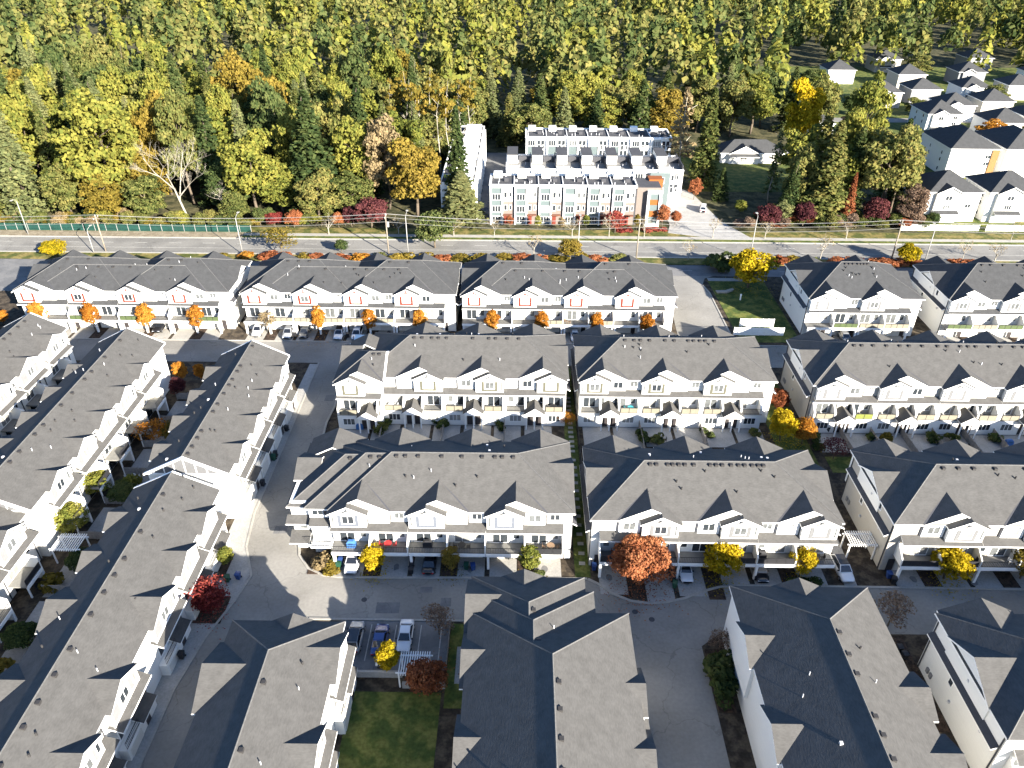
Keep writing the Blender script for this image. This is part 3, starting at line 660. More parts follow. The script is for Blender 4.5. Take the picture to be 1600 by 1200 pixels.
#@@PART2
# ================================================================== DRIVEWAYS, BEDS, YARDS
dm = {}
def pad(name, x0, x1, y0, y1, z, m):
    b = MB(); b.box(x0, x1, y0, y1, -.2, z); return structure(name, b, m)
ROWS = [(-104.4, 140.5, 4, 135.6, False, CONCP), (-57.4, 140.5, 4, 135.6, False, CONCP), (-11.9, 140.5, 4, 135.6, False, CONCP),
        (59.6, 140.4, 2, 135.6, False, CONC), (88.2, 140.4, 4, 135.6, False, CONC),
        (-25.2, 75.4, 3, 71.6, False, CONC), (11.0, 74.2, 3, 68.3, True, CONC), (51.1, 74.1, 5, 70.9, True, CONC)]
for ox, oy, n, yk, flip, m in ROWS:
    for k in range(n):
        for a, c in ((.5, 4.2), (6.6, 10.3)):
            xa, xb = (10.5-c, 10.5-a) if flip else (a, c)
            X0, X1 = ox+10.5*k+xa, ox+10.5*k+xb
            y0 = yk
            if ox == 11.0:
                xm = (X0+X1)/2; y0 = max(67.9, 67.9+max(0, abs(xm-18.5)-2.2)*.36) if xm < 27 else 71
            if X0 < 116: pad('driveway', X0, X1, y0, oy+.2, .035, m)
        xa, xb = (10.5-6.5, 10.5-4.3) if flip else (4.3, 6.5)
        if ox+10.5*k < 110: pad('planting_bed', ox+10.5*k+xa, ox+10.5*k+xb, max(yk, 68.2)+.1, oy-.4, .06, MULCH)
for x0, x1, y in ((-31, 8, 108.5), (10.6, 43.4, 108.4), (50.2, 105, 107.4)):
    k = 0; x = x0+.6
    while x < x1-3:
        w = 4.7 if k % 2 == 0 else 4.6
        pad('patio', x, x+w, y-8.2 if k % 2 else y-7.2, y-1.9-(1.6 if k == 0 and x0 < -30 else 0), .05, CONC)
        pad('lawn', x, x+w, y-12.5, y-8.4, .045, GRASS)
        x += 5.25; k += 1
for y0, st in ((78, 0), (85.5, 1), (92.3, 0), (99.4, 1), (106.5, 0), (32, 1), (39, 0), (46, 1), (53, 0), (60, 1), (67, 0)):
    pad('patio', -62.4, -57.6, y0+.3, y0+6.6, .05, CONC)
    pad('lawn', -57.4, -53.6, y0+.3, y0+6.6, .04, GRASS)
for y0 in range(44, 120, 7): pad('lawn', -84.2, -77.2, y0+.3, y0+6.4, .04, GRASS)
pad('driveway', -41.1, -39.9, 56, 62, .075, CONC)
pad('planting_bed', -41.2, -37.6, 63.4, 67.8, .09, MULCH)
pad('planting_bed', -28.6, -24.9, 71.9, 74.9, .1, MULCH)
pad('planting_bed', -40.9, -39.6, 71.0, 75.4, .09, MULCH)
pad('planting_bed', 23.2, 25.2, 52, 60.5, .1, MULCH)
pad('planting_bed', 43.8, 48.4, 50, 63, .05, MULCH)
pad('service_path', 44.0, 46.0, 50, 62.8, .07, CONC)

# ================================================================== TREES
TM = {}
def leaf_mesh(name, P, O, sz, seed, aspect=.75):
    """one small bent leaf-clump quad at each point of P, loosely facing along O"""
    r = np.random.RandomState(seed); n = len(P)
    nr = O+r.normal(0, .55, (n, 3)); nr /= np.linalg.norm(nr, axis=1)[:, None]+1e-9
    a = np.cross(nr, r.normal(0, 1, (n, 3))); a /= np.linalg.norm(a, axis=1)[:, None]+1e-9
    b = np.cross(nr, a); s = (np.asarray(sz)*r.uniform(.6, 1.3, n))[:, None]*.5
    V = np.stack([P-a*s-b*s*aspect, P+a*s-b*s*aspect*.6, P+a*s*.9+b*s*aspect, P-a*s*.8+b*s*aspect], 1).reshape(-1, 3)
    me = bpy.data.meshes.new(name); me.vertices.add(4*n); me.vertices.foreach_set('co', V.ravel().astype(np.float32))
    me.loops.add(4*n); me.loops.foreach_set('vertex_index', np.arange(4*n, dtype=np.int32))
    me.polygons.add(n); me.polygons.foreach_set('loop_start', np.arange(0, 4*n, 4, dtype=np.int32))
    me.polygons.foreach_set('loop_total', np.full(n, 4, np.int32)); me.update(); me.validate()
    return me
def crown_points(seed, R, z0, z1, nl, nleaf, lr=(.28, .45), prof=None):
    r = np.random.RandomState(seed); P, O = [], []
    zc, hz = (z0+z1)/2, (z1-z0)/2
    k = 0
    while k < nl:
        d = r.normal(0, 1, 3); d /= np.linalg.norm(d); t = r.uniform(.45, .86)
        if d[2] < -.75: continue
        q = np.array([d[0]*R*t, d[1]*R*t, zc+d[2]*hz*t])
        if prof is not None:
            f = prof((q[2]-z0)/(z1-z0)); q[0] *= f; q[1] *= f
        k += 1
        L = R*r.uniform(*lr); m = max(6, int(nleaf/nl*r.uniform(.6, 1.4)))
        u = r.normal(0, 1, (m, 3)); u[:, 2] = np.abs(u[:, 2])*.9-.25; u /= np.linalg.norm(u, axis=1)[:, None]
        rad = L*r.uniform(.75, 1.08, m)[:, None]
        P.append(q+u*rad*np.array([1, 1, .8])); O.append(u)
    return np.concatenate(P), np.concatenate(O)
def conifer_points(seed, R, z0, z1, nb, per, droop=.25, gap=0.):
    r = np.random.RandomState(seed); P, O = [], []
    for k in range(nb):
        t = (k+r.uniform())/nb; t = t**.85
        z = z0+(z1-z0)*t; L = R*(1-t)**.8*r.uniform(.6, 1.1)+.25
        if r.uniform() < gap: continue
        az = k*2.4+r.uniform(-.5, .5)
        m = max(3, int(per*(.35+.65*L/R))); s = r.uniform(.12, 1, m)**.7
        x = L*s; w = r.normal(0, .16, m)*L*(.4+s*.6)
        zz = z-droop*L*s**1.4+r.normal(0, .12, m)*L*.4
        P.append(np.stack([x*cos(az)-w*sin(az), x*sin(az)+w*cos(az), zz], 1))
        O.append(np.tile([cos(az)*.35, sin(az)*.35, .8], (m, 1)))
    return np.concatenate(P), np.concatenate(O)
def trunk_mesh(name, H, r, mat_, seed, limbs=5, R=2, lean=0, z0=.35):
    q = random.Random(seed); b = MB(); p = Vector((0, 0, -.15)); n = 4
    for i in range(n):
        e = Vector((q.uniform(-.05, .05)*H+lean*H*(i+1)/n, q.uniform(-.03, .03)*H, H*(i+1)/n))
        b.tube(p, e, r*(1-.22*i), r*(1-.22*(i+1)), 6); p = e
    for i in range(limbs):
        t = q.uniform(z0, .85); a = q.uniform(0, 6.28); s = Vector((lean*H*t, 0, H*t)); L = R*q.uniform(.6, .95)
        b.tube(s, s+Vector((cos(a)*L, sin(a)*L, L*q.uniform(.5, 1.0))), r*.4, r*.1, 4)
    return b.build(name, mat_, True)
def bare_mesh(seed, H, R, r, m, depth=4, nsub=3, lean=0):
    q = random.Random(seed); b = MB()
    def grow(p, d, L, rad, lev):
        e = p+d*L; b.tube(p, e, rad, rad*.62, 5 if lev < 2 else 3)
        if lev == depth: return
        for k in range(nsub+(lev == 0)):
            v = (d+Vector((q.gauss(0, .55), q.gauss(0, .55), q.uniform(0, .5)))).normalized()
            grow(p+d*L*q.uniform(.55, 1), v, L*q.uniform(.5, .78), rad*.52, lev+1)
    grow(Vector((0, 0, -.1)), Vector((lean, 0, 1)).normalized(), H*.42, r, 0)
    return b.build('trunk', m)
def proto(key):
    if key in TM: return TM[key]
    kind, v = key; sd = hash((kind, v)) % 9999 if False else sum(map(ord, kind))*7+v*131
    if kind == 'big':      # reference size: radius 5.5, height 18
        P, O = crown_points(sd, 5.5, .8, 18, 70, 8000, (.2, .36)); s = .5; tk = trunk_mesh('trunk', 13, .35, BARK, sd, 6, 4)
    elif kind == 'conifer':  # radius 4.5, height 28
        P, O = conifer_points(sd, 4.5, 1.2, 28, 260, 34); s = .62; tk = trunk_mesh('trunk', 27, .4, BARK, sd, 0)
    elif kind == 'pine':     # open, tan: radius 4, height 22
        P, O = conifer_points(sd, 4, 5, 22, 80, 20, .1, .25); s = .75; tk = trunk_mesh('trunk', 21.5, .35, BARKP, sd, 10, 3, 0, .3)
    elif kind == 'column':   # radius 1.3, height 5.6
        P, O = crown_points(sd, 1.3, .55, 5.6, 60, 5000, (.32, .5), lambda t: .55+.55*sin(pi*min(1, t*.86+.1))); s = .2; tk = trunk_mesh('trunk', 4.6, .09, BARK, sd, 4, .8)
    elif kind == 'round':    # radius 2, height 4.6
        P, O = crown_points(sd, 2, .7, 4.8, 60, 5200, (.24, .4)); s = .22; tk = trunk_mesh('trunk', 3.6, .12, BARK, sd, 5, 1.4)
    elif kind == 'maple':    # radius 4, height 8
        P, O = crown_points(sd, 4, 1.3, 8.2, 90, 16000, (.2, .34)); s = .27; tk = trunk_mesh('trunk', 6.5, .22, BARK, sd, 7, 3)
    elif kind == 'thin':     # half-bare crown, radius 2, height 5.5
        P, O = crown_points(sd, 2, 1.4, 5.5, 30, 1200, (.3, .5)); s = .2; tk = bare_mesh(sd, 5.4, 2, .1, BARK, 4, 3)
    elif kind == 'bare':
        P, O = crown_points(sd, 1.8, 2.5, 6, 12, 130, (.4, .6)); s = .22; tk = bare_mesh(sd, 6.5, 2, .12, BARKP, 4, 3)
    elif kind == 'shrub':    # radius .8, height 1.2
        P, O = crown_points(sd, .8, -.1, 1.25, 14, 600, (.3, .5)); s = .22; tk = None
    elif kind == 'tall':     # tall pale trunk, tuft on top: height 30
        P, O = crown_points(sd, 3.4, 16, 30, 14, 420, (.25, .4)); s = .8; tk = trunk_mesh('trunk', 29, .26, BARKP, sd, 9, 3.0, .0, .4)
    cm = leaf_mesh('crown', P, O, s, sd); cm.materials.append(F_OL)
    TM[key] = (cm, tk)
    return TM[key]
CATS = {'big': 'broadleaf_tree', 'conifer': 'conifer_tree', 'pine': 'pine_tree', 'column': 'columnar_tree', 'round': 'round_tree', 'maple': 'maple_tree',
        'thin': 'sparse_tree', 'bare': 'bare_tree', 'shrub': 'shrub', 'tall': 'tall_tree'}
REF = {'big': (5.5, 18), 'conifer': (4.5, 28), 'pine': (4, 22), 'column': (1.3, 5.6), 'round': (2, 4.8), 'maple': (4, 8.2), 'thin': (2, 5.5), 'bare': (2.2, 6.5), 'shrub': (.8, 1.25), 'tall': (3.4, 30)}
TR = random.Random(99)
def tree(kind, x, y, R, H, m, label, group=None, v=None, z=0, nv=4):
    cm, tk = proto((kind, TR.randrange(nv) if v is None else v)); r0, h0 = REF[kind]
    sc = (R/r0, R/r0, H/h0); rz = TR.uniform(0, 6.28)
    cat = 'shrub' if kind == 'shrub' else 'tree'
    root = thing(CATS[kind], (x, y, z), rz, label, cat, group); root.scale = sc
    c = link('crown', cm, root); c.material_slots[0].link = 'OBJECT'; c.material_slots[0].material = m
    if tk: link('trunk', tk, root)
    return root

# --- street and garden trees one can point to
G1 = 'autumn street trees along the estate lane'
for x, y, R, H, m, lab in (
    (-100.6, 138.9, 1.5, 7.4, F_ORG, 'amber columnar tree nearest the left end of the red-trimmed row with green glass rails'),
    (-89.4, 138.9, 1.5, 7.4, F_ORG, 'amber columnar tree second from the left along the green glass balconies'),
    (-78.0, 138.5, 1.5, 7.4, F_ORG, 'amber columnar tree third from the left along the green glass balconies'),
    (-67.3, 138.7, 1.5, 7.4, F_ORG, 'amber columnar tree by the white end gable of the green-railed row'),
    (-41.9, 138.6, 1.35, 6.8, F_ORG, 'bright orange columnar tree between the dark car and the black-roofed white car'),
    (-31.2, 138.9, 1.3, 6.6, F_ORG, 'orange columnar tree between the white pickup and an empty driveway'),
    (-20.8, 138.9, 1.3, 6.6, F_ORG, 'orange columnar tree at the right end of the middle red-trimmed row'),
    (-5.6, 138.6, 1.3, 7.0, F_ORG, 'orange tree in front of the red-trimmed row beside the entrance, leftmost of four'),
    (4.7, 138.6, 1.3, 6.6, F_ORG, 'orange tree in front of the red-trimmed row beside the entrance, second of four'),
    (16.0, 138.6, 1.25, 6.4, F_ORG, 'rust-orange tree right of the white car in the shaded driveway'),
    (26.6, 138.6, 1.4, 6.2, F_ORG, 'rust-orange tree nearest the estate entrance road')):
    tree('column', x, y, R, H, m, lab, G1)
tree('thin', -52.4, 138.2, 1.8, 5.6, F_TAN, 'half-bare pale orange tree beside the white car on the lane bend')
tree('column', -19.5, 72.9, 1.45, 4.6, F_YEL, 'bright yellow tree beside the white car under a balcony', G1)
tree('column', -8.9, 73.0, 1.15, 4.5, F_GOLD, 'dull gold slender tree right of the black car', G1)
tree('column', 1.8, 73.0, 1.3, 5.2, F_YG, 'yellow-green slender tree by the stone path end of its row', G1)
tree('maple', 16.6, 70.9, 4.0, 7.6, F_RUST, 'big rust-orange maple covering two driveways', G1)
tree('round', 27.6, 72.4, 2.5, 6.2, F_YEL, 'round yellow tree with green skirt between white car and black car', G1)
tree('round', 38.5, 72.6, 1.7, 5.4, F_YEL, 'oval yellow tree left of the white car with black roof', G1)
tree('round', 58.2, 72.6, 2.6, 5.6, F_YEL, 'broad golden tree outside the beige-ended row', G1)
tree('round', 68.6, 72.8, 2.3, 5.6, F_GOLD, 'greenish gold tree at the right edge of the front row', G1)
tree('column', -15.0, 56.3, 1.2, 6.0, F_YEL, 'upright lemon yellow tree behind the parked blue car')
tree('thin', -9.6, 62.2, 2.0, 4.6, F_BRN, 'sparse brown tree at the corner of the parking lot')
tree('round', -10.3, 54.4, 2.3, 4.4, F_RUST, 'dull reddish brown tree by the parking lot pergola')
tree('thin', -39.2, 65.4, 2.5, 5.6, F_RED, 'crimson maple in the bed beside the stepped white row', v=1)
tree('round', -39.0, 64.9, 1.9, 4.8, F_RED, 'dense dark red maple in front of the stepped white row')
tree('column', -39.9, 73.4, .95, 3.4, F_YG, 'small yellow-green tree by the bins at the lane bend')
tree('thin', 47.3, 64.5, 2.4, 5.4, F_BRN, 'bare brown tree with a few red leaves in the near gap between rows')
tree('shrub', 24.2, 57.2, 2.0, 3.0, F_DG, 'dark green bush beside the lane between two near roofs')
tree('shrub', 24.4, 54.2, 2.0, 2.6, F_DG, 'dark green bush below another by the near lane edge')
tree('thin', 25.0, 60.5, 1.5, 3.0, F_BRN, 'leafless pale shrub above the dark bushes by the near lane')
tree('round', 44.6, 103.2, 2.3, 6.4, F_YEL, 'yellow tree with green base in the gap between middle rows')
tree('column', 48.0, 102.4, 1.7, 5.6, F_ORG, 'orange oval tree against the beige end wall')
tree('column', 46.2, 111.5, 1.5, 5.6, F_RUST, 'rusty orange tree in the shaded gap between middle rows')
tree('thin', 52.0, 98.5, 2.3, 3.8, F_PUR, 'low purple tree on a shaded lawn behind the beige-ended row')
tree('column', 62.0, 102.5, .9, 2.8, F_GOLD, 'little olive yellow tree on a shaded patio')
tree('round', 54.0, 163.0, 5.0, 9.8, F_YEL, 'large bright yellow tree on the playground corner by the frontage road', nv=1)
tree('shrub', 49.2, 173.2, 3.4, 4.4, F_DG, 'dark round clipped bush by the frontage road')
tree('round', 12.6, 178.0, 2.9, 5.4, F_GOLD, 'mustard green bushy tree on the verge behind the red-trimmed roofs')
tree('round', 97.3, 177.6, 2.9, 5.4, F_YEL, 'yellow bushy tree on the verge between the right-hand poles')
tree('round', -118.0, 177.0, 3.2, 4.6, F_YEL, 'yellow bush on the verge behind the far left roof')
tree('thin', -60.8, 179.0, 4.2, 7.5, F_GOLD, 'pale golden willow on the verge beside the red hedge')
tree('round', -46.0, 181.5, 1.8, 3.8, F_DG, 'small dark green tree standing alone on the road verge', nv=1)
tree('round', -22.3, 185.2, 4.9, 10.2, F_DG, 'dark round pine leaning over the main road', nv=1)
tree('round', -64.3, 87.6, 2.2, 4.4, F_YG, 'yellow-green tree by a deck, upper of two in the left gardens')
tree('round', -64.0, 79.4, 2.4, 4.6, F_YG, 'yellow-green tree by a deck, lower of two in the left gardens')
tree('shrub', -60.0, 88.8, 1.7, 2.6, F_YG, 'small lemon-leaved shrub beside the garden seats')
tree('round', -59.8, 86.0, 2.0, 3.4, F_DG, 'dark green garden shrub below the garden seats')
tree('thin', -61.2, 100.4, 2.6, 4.6, F_ORG, 'orange-brown tree in the shaded left garden')
tree('round', -58.5, 101.5, 1.8, 3.6, F_GOLD, 'dull gold tree next to the orange one in the left garden')
tree('column', -62.2, 114.5, 1.3, 4.4, F_PUR, 'dark purple tree by the upper end of the left gardens')
tree('column', -63.6, 119.2, 1.1, 5.2, F_ORG, 'flame-shaped orange tree at the lane end of the left gardens, left one')
tree('column', -60.0, 119.4, .9, 4.6, F_ORG, 'flame-shaped orange tree at the lane end of the left gardens, right one')
tree('shrub', -61.8, 69.0, 1.5, 2.0, F_GOLD, 'gold shrub on a lower left patio')
tree('round', -59.5, 72.5, 1.9, 2.8, F_DG, 'dark green shrub under the left garden pergola')
tree('round', -60.6, 60.0, 2.0, 3.0, F_DG, 'dark green shrub in the lowest left garden')
tree('shrub', -60.6, 55.2, 1.6, 2.4, F_GOLD, 'orange-gold bush at the bottom of the left gardens')
tree('shrub', -82.5, 112.0, 1.6, 2.2, F_DG, 'dark bush between the two leftmost rows, upper')
tree('shrub', -80.0, 104.5, 1.6, 2.6, F_DG, 'dark bush between the two leftmost rows, middle')
tree('shrub', -81.0, 98.5, 1.2, 1.8, F_ORG, 'orange bush between the two leftmost rows')
tree('shrub', -81.2, 91.0, 1.8, 2.4, F_DG, 'dark bush between the two leftmost rows, lower')
tree('shrub', -26.8, 73.5, 1.6, 1.9, F_TAN, 'tan ornamental grass clump at the lane corner')
tree('shrub', -25.4, 72.6, 1.3, 1.4, F_GOLD, 'golden grass clump in front of the tan one at the lane corner')
tree('shrub', -25.6, 74.4, 1.1, 1.6, F_DG, 'green shrub behind the tan grass at the lane corner')
tree('shrub', 3.0, 71.9, .8, 1.3, F_DG, 'round green shrub in a pot beside the yellow-green tree')
tree('thin', 8.6, 107.0, 1.5, 2.6, F_ORG, 'small orange tree at the top of the stone path')
tree('shrub', -111.5, 137.5, 2.2, 4.0, F_GOLD, 'gold and green bush at the far left end of the red-trimmed row', nv=1)
tree('column', -110.5, 141.5, 1.2, 3.6, F_ORG, 'orange bush against the left end wall of the red-trimmed row')
for i, (x, y, m, w) in enumerate(((-25.6, 107.0, F_DG, 1.0), (-23.6, 104.4, F_OL, 1.3), (-23.0, 106.2, F_DG, 1.0), (-14.4, 107.2, F_DG, .8), (-13.0, 105.6, F_DG, 1.2), (-3.2, 106.8, F_DG, .8), (-2.9, 105.4, F_DG, .7),
                                   (21.0, 104.2, F_DG, .9), (21.4, 102.6, F_DG, 1.1), (23.6, 102.2, F_OL, 1.2), (32.0, 105.2, F_DG, .8), (33.0, 104.0, F_DG, .7), (40.6, 104.6, F_OL, 1.0),
                                   (50.0, 103.2, F_DG, 1.2), (50.3, 101.0, F_DG, 1.1), (60.2, 104.0, F_DG, .9), (70.6, 103.6, F_DG, 1.2), (73.5, 103.4, F_OL, 1.2), (81.2, 103.8, F_DG, 1.1), (37.2, 71.2, F_DG, .8), (38.8, 71.1, F_DG, .8), (40.2, 71.2, F_DG, .8))):
    tree('shrub', x, y, w, w*1.5, m, ('tall ' if w > 1.05 else 'low ')+('olive ' if m is F_OL else 'dark green ')+'shrub '+('on a patio edge of the corner row with olive trim' if x < 0 else 'on a patio edge of the three-gable row' if y > 90 and x < 45 else 'on a patio edge of the long porch-fronted row' if y > 90 else 'in the bed under the oval yellow tree'), 'garden shrubs in front of the middle and front rows')
for x in range(-75, 120, 5):
    m = TR.choice((F_ORG, F_RUST, F_GOLD, F_OL, F_RUST, F_GOLD)); 
    if 26 < x < 62: continue
    tree('shrub', x+TR.uniform(-1, 1), 177.3+TR.uniform(-.4, .4), TR.uniform(2.0, 2.9), TR.uniform(1.2, 1.9), m, 'autumn hedge shrub on the verge of the main road', 'low autumn hedge along the main road')
for x in (-18, -7, 3.5, 14, 24, 33.5, 42.8, 52, 66, 76.3, 88, 112, 120.3, 132, -33, -52): 
    y = 179.2 if x in (42.8, 120.3, 112, 76.3, 3.5) else 193.6
    tree('bare', x, y+TR.uniform(-.3, .3), TR.uniform(2.0, 3.0), TR.uniform(5.5, 7.5), F_TAN, 'almost bare young street tree beside the main road', 'bare young trees along the main road')
for x, y, R, H, m, k in ((-3.0, 199.6, 1.0, 4.2, F_RUST, 'column'), (4.8, 198.6, .9, 4.6, F_YG, 'column'), (11.4, 198.2, .9, 4.4, F_TAN, 'column'), (18.2, 199.4, .9, 4.6, F_YG, 'column'), (25.9, 196.6, 2.7, 6.2, F_RED, 'round'),
                         (32.0, 198.6, .9, 5.2, F_GOLD, 'column'), (39.6, 201.4, 1.7, 6.8, F_RUST, 'column'), (43.4, 203.0, 1.3, 4.8, F_RUST, 'column'), (52.6, 224.0, 1.8, 7.4, F_RUST, 'column')):
    tree(k, x, y, R, H, m, {F_RUST: 'rusty leaved small tree by the white modern townhouses', F_YG: 'slender lime tree in front of the white modern townhouses', F_TAN: 'pale slender tree in front of the white modern townhouses',
         F_RED: 'red spreading tree in front of the white modern townhouses', F_GOLD: 'gold slender tree in front of the white modern townhouses'}[m], 'young trees in front of the modern townhouses')
for x in (34.5, 36.8, 39.0, 27.5, 29.6): tree('shrub', x, 197.6, 1.5, 1.3, F_RED, 'red shrub in front of the white modern townhouses', 'red shrubs by the modern townhouses')

# --- wood beyond the main road: the front trees, then the ones behind
for k, x, y, R, H, m, lab in (
    ('conifer', -138, 202.5, 7.0, 33, F_SAGE, 'tall pale sage conifer at the left edge of the wood behind the green fence'),
    ('conifer', -152, 206, 7.0, 37, F_SAGE, 'taller sage conifer with drooping tiers cut by the left edge'),
    ('big', -147, 199.5, 5.0, 13, F_OL, 'low olive tree under the tall sage conifer'),
    ('big', -117, 209, 11.5, 34, F_YG, 'huge yellow-green maple behind the green fence'),
    ('big', -125.5, 201.5, 5.6, 16.5, F_OL, 'olive rounded tree at the green fence below the huge maple'),
    ('big', -114.5, 200.2, 5.6, 15, F_GOLD, 'golden rounded tree at the green fence below the huge maple'),
    ('big', -104, 201, 6.0, 15, F_OL, 'brownish olive tree at the green fence beside the dead white tree'),
    ('conifer', -89, 216, 6.5, 31, F_DG, 'dark conifer in shade behind the dead white tree'),
    ('big', -74.5, 205.5, 8.2, 27, F_YG, 'bright yellow-green tree behind the curved street lamp'),
    ('big', -79, 199.6, 4.2, 10, F_OL, 'small olive tree at the end of the green fence'),
    ('conifer', -58, 209, 9.0, 34, F_DG, 'very tall dark green conifer in the middle of the wood'),
    ('big', -55.5, 201.5, 6.8, 16.5, F_OL, 'rounded russet olive tree below the tall dark conifer'),
    ('conifer', -47, 224, 6.0, 33, F_DG, 'dark conifer at the left side of the shaded clearing'),
    ('big', -38.5, 214, 7.0, 27, F_TAN, 'tan thinning tree over the shaded clearing'),
    ('big', -29.5, 207.5, 8.0, 24.5, F_GOLD, 'old gold spreading tree left of the tall fir'),
    ('conifer', -17.5, 206.5, 5.0, 31, F_DG, 'tall fir in front of the long white terrace'),
    ('conifer', -16.5, 202.5, 7.5, 15, F_SAGE, 'broad low conifer at the foot of the tall fir'),
    ('round', -41.2, 198.8, 4.6, 8.6, F_PUR, 'dark purple plum tree before the shaded clearing'),
    ('round', -46.8, 199.5, 2.4, 6.0, F_PUR, 'smaller purple tree left of the plum tree'),
    ('round', -68, 198.6, 2.4, 4.6, F_RED, 'scarlet bush at the edge of the wood'),
    ('round', -62.6, 198.4, 2.6, 5.0, F_RUST, 'rusty bush at the edge of the wood beside the scarlet one'),
    ('round', -50.2, 198.4, 1.8, 4.6, F_RUST, 'orange-red bush below the russet olive tree'),
    ('pine', 51.5, 246, 5.5, 28, F_TAN, 'tan half-dead conifer behind the right end of the modern townhouses'),
    ('conifer', 57.5, 236, 5.5, 30, F_OL, 'slim olive conifer right of the modern townhouses'),
    ('conifer', 60.5, 224, 3.0, 10, F_DG, 'small dark conifer in shade above the side street'),
    ('conifer', 85, 206.5, 7.0, 28, F_OL, 'broad olive conifer with yellow lower boughs by the right-hand road'),
    ('big', 102.5, 209.5, 8.6, 29, F_OL, 'great olive tree left of the white houses'),
    ('big', 79.5, 211, 5.2, 21, F_OL, 'mid-height olive tree behind the left deep red trees'),
    ('big', 95.5, 219, 6.5, 30, F_YG, 'yellow-green tree rising between the two great olive trees'),
    ('big', 108.5, 215, 6.0, 25, F_OL, 'olive tree hugging the side of the roadside white house'),
    ('conifer', 88, 224, 5.5, 28, F_OL, 'olive conifer behind the broad olive conifer'),
    ('conifer', 112.5, 226, 5.0, 24, F_DG, 'dark conifer behind the roadside white house'),
    ('conifer', 94, 213, 5.5, 25, F_DG, 'dark conifer between the two great olive trees'),
    ('conifer', 91.2, 204.2, 2.4, 15, F_RUST, 'rusty narrow conifer between the two great olive trees'),
    ('conifer', 75.5, 207, 4.0, 17, F_DG, 'dark conifer left of the broad olive one'),
    ('pine', 78, 232, 3.0, 20, F_SAGE, 'thin pale-trunked pine beside the lawn'),
    ('pine', 74.5, 222, 2.4, 15, F_DG, 'thin dark pine beside the lawn'),
    ('big', 99, 275, 6.8, 28, F_YEL, 'tall golden tree above the broad olive conifer'),
    ('big', 113.5, 258, 7, 33, F_YG, 'tall lime green tree above the great olive tree'),
    ('pine', 108, 222, 4.5, 20, F_TAN, 'pale twiggy tree behind the great olive tree'),
    ('big', 108.5, 204, 4.6, 12, F_BRN, 'brown twiggy tree beside the white house'),
    ('round', 68.5, 201.2, 3.6, 7.0, F_PUR, 'deep red tree right of the side street'),
    ('round', 79, 202.6, 3.2, 7.0, F_PUR, 'deep red tree below the broad olive conifer'),
    ('round', 98.5, 203, 3.6, 8.5, F_PUR, 'deep red tree below the great olive tree'),
    ('column', 63.5, 211.5, 1.5, 5.0, F_YG, 'small lime tree in the shade by the white van'),
    ('round', 71.0, 206, 1.9, 5.5, F_YG, 'lime green tree above the deep red one'),
    ('big', 73, 203.2, 2.6, 8, F_SAGE, 'grey-green tree beside the deep red ones')):
    tree(k, x, y, R, H, m, lab)
for i in range(64):
    x = -160+i*1.95+TR.uniform(-.6, .6)
    if -46 < x < -34: continue
    tree('round', x, TR.uniform(196.8, 199.6) if x < -74 else TR.uniform(199.5, 202.5), TR.uniform(1.5, 2.6), TR.uniform(2.4, 5.2), TR.choice((F_OL, F_DG, F_OL, F_YG, F_GOLD, F_TAN)), 'leafy bush in the understory at the edge of the wood', 'bushes along the edge of the wood')
for i in range(34):
    x = 62+i*1.6+TR.uniform(-.6, .6)
    tree('round', x, TR.uniform(200.5, 204.5), TR.uniform(1.4, 2.6), TR.uniform(2.0, 4.6), TR.choice((F_OL, F_DG, F_OL, F_RUST, F_BRN)), 'leafy bush in the understory right of the side street', 'bushes along the edge of the wood')
dead = thing('dead_tree', (-92.5, 201, 0), .3, 'dead white leafless tree leaning over the green fence', 'tree')
link('trunk', bare_mesh(5, 25, 6, .34, BARKP, 6, 3, -.2), dead)
link('trunk', bare_mesh(8, 14, 4, .16, BARKP, 5, 3, -.1), thing('dead_tree', (-82.5, 203, 0), 1, 'smaller dead pale tree right of the big dead one', 'tree'))
for i in range(9): tree('tall', -40+i*2.9+TR.uniform(-.8, .8), 246+TR.uniform(-5, 5), 3.0, TR.uniform(29, 34), F_GOLD, 'tall pale bare-trunked tree behind the gold trees', 'pale tall trunks in the wood')
placed = []
MARKS = [(-160, 'the left-edge sage conifers'), (-138, 'the tall sage conifer'), (-117, 'the huge maple'), (-93, 'the dead white tree'), (-75, 'the yellow-green tree by the lamp'), (-57, 'the tallest dark conifer'), (-46, 'the shaded clearing'), (-31, 'the old gold tree'),
         (-16, 'the tall fir'), (5, 'the left end of the modern terraces'), (22, 'the middle of the modern terraces'), (40, 'the right end of the modern terraces'), (58, 'the side street'), (72, 'the lawn'), (85, 'the broad olive conifer'), (102, 'the great olive tree'), (125, 'the white houses')]
def clash(x, y, d): return any((x-a)**2+(y-c)**2 < d*d for a, c in placed)
def in_free(x, y):
    if -46 < x < -24 and y < 226: return False
    if -27 < x < 57 and y < 274: return False
    if 57 <= x < 118: return (y < 230 and y > 209 and 77 < x < 96) or (y > 296)
    return x < 57
cnt = 0
kinds = [('big', F_YG, 'yellow-green broadleaf tree deep in the wood'), ('big', F_OL, 'olive broadleaf tree deep in the wood'), ('conifer', F_DG, 'dark conifer deep in the wood'), ('conifer', F_SAGE, 'sage conifer deep in the wood'),
         ('big', F_GOLD, 'gold broadleaf tree deep in the wood'), ('big', F_DG, 'dark green broadleaf tree deep in the wood'), ('conifer', F_OL, 'olive conifer deep in the wood')]
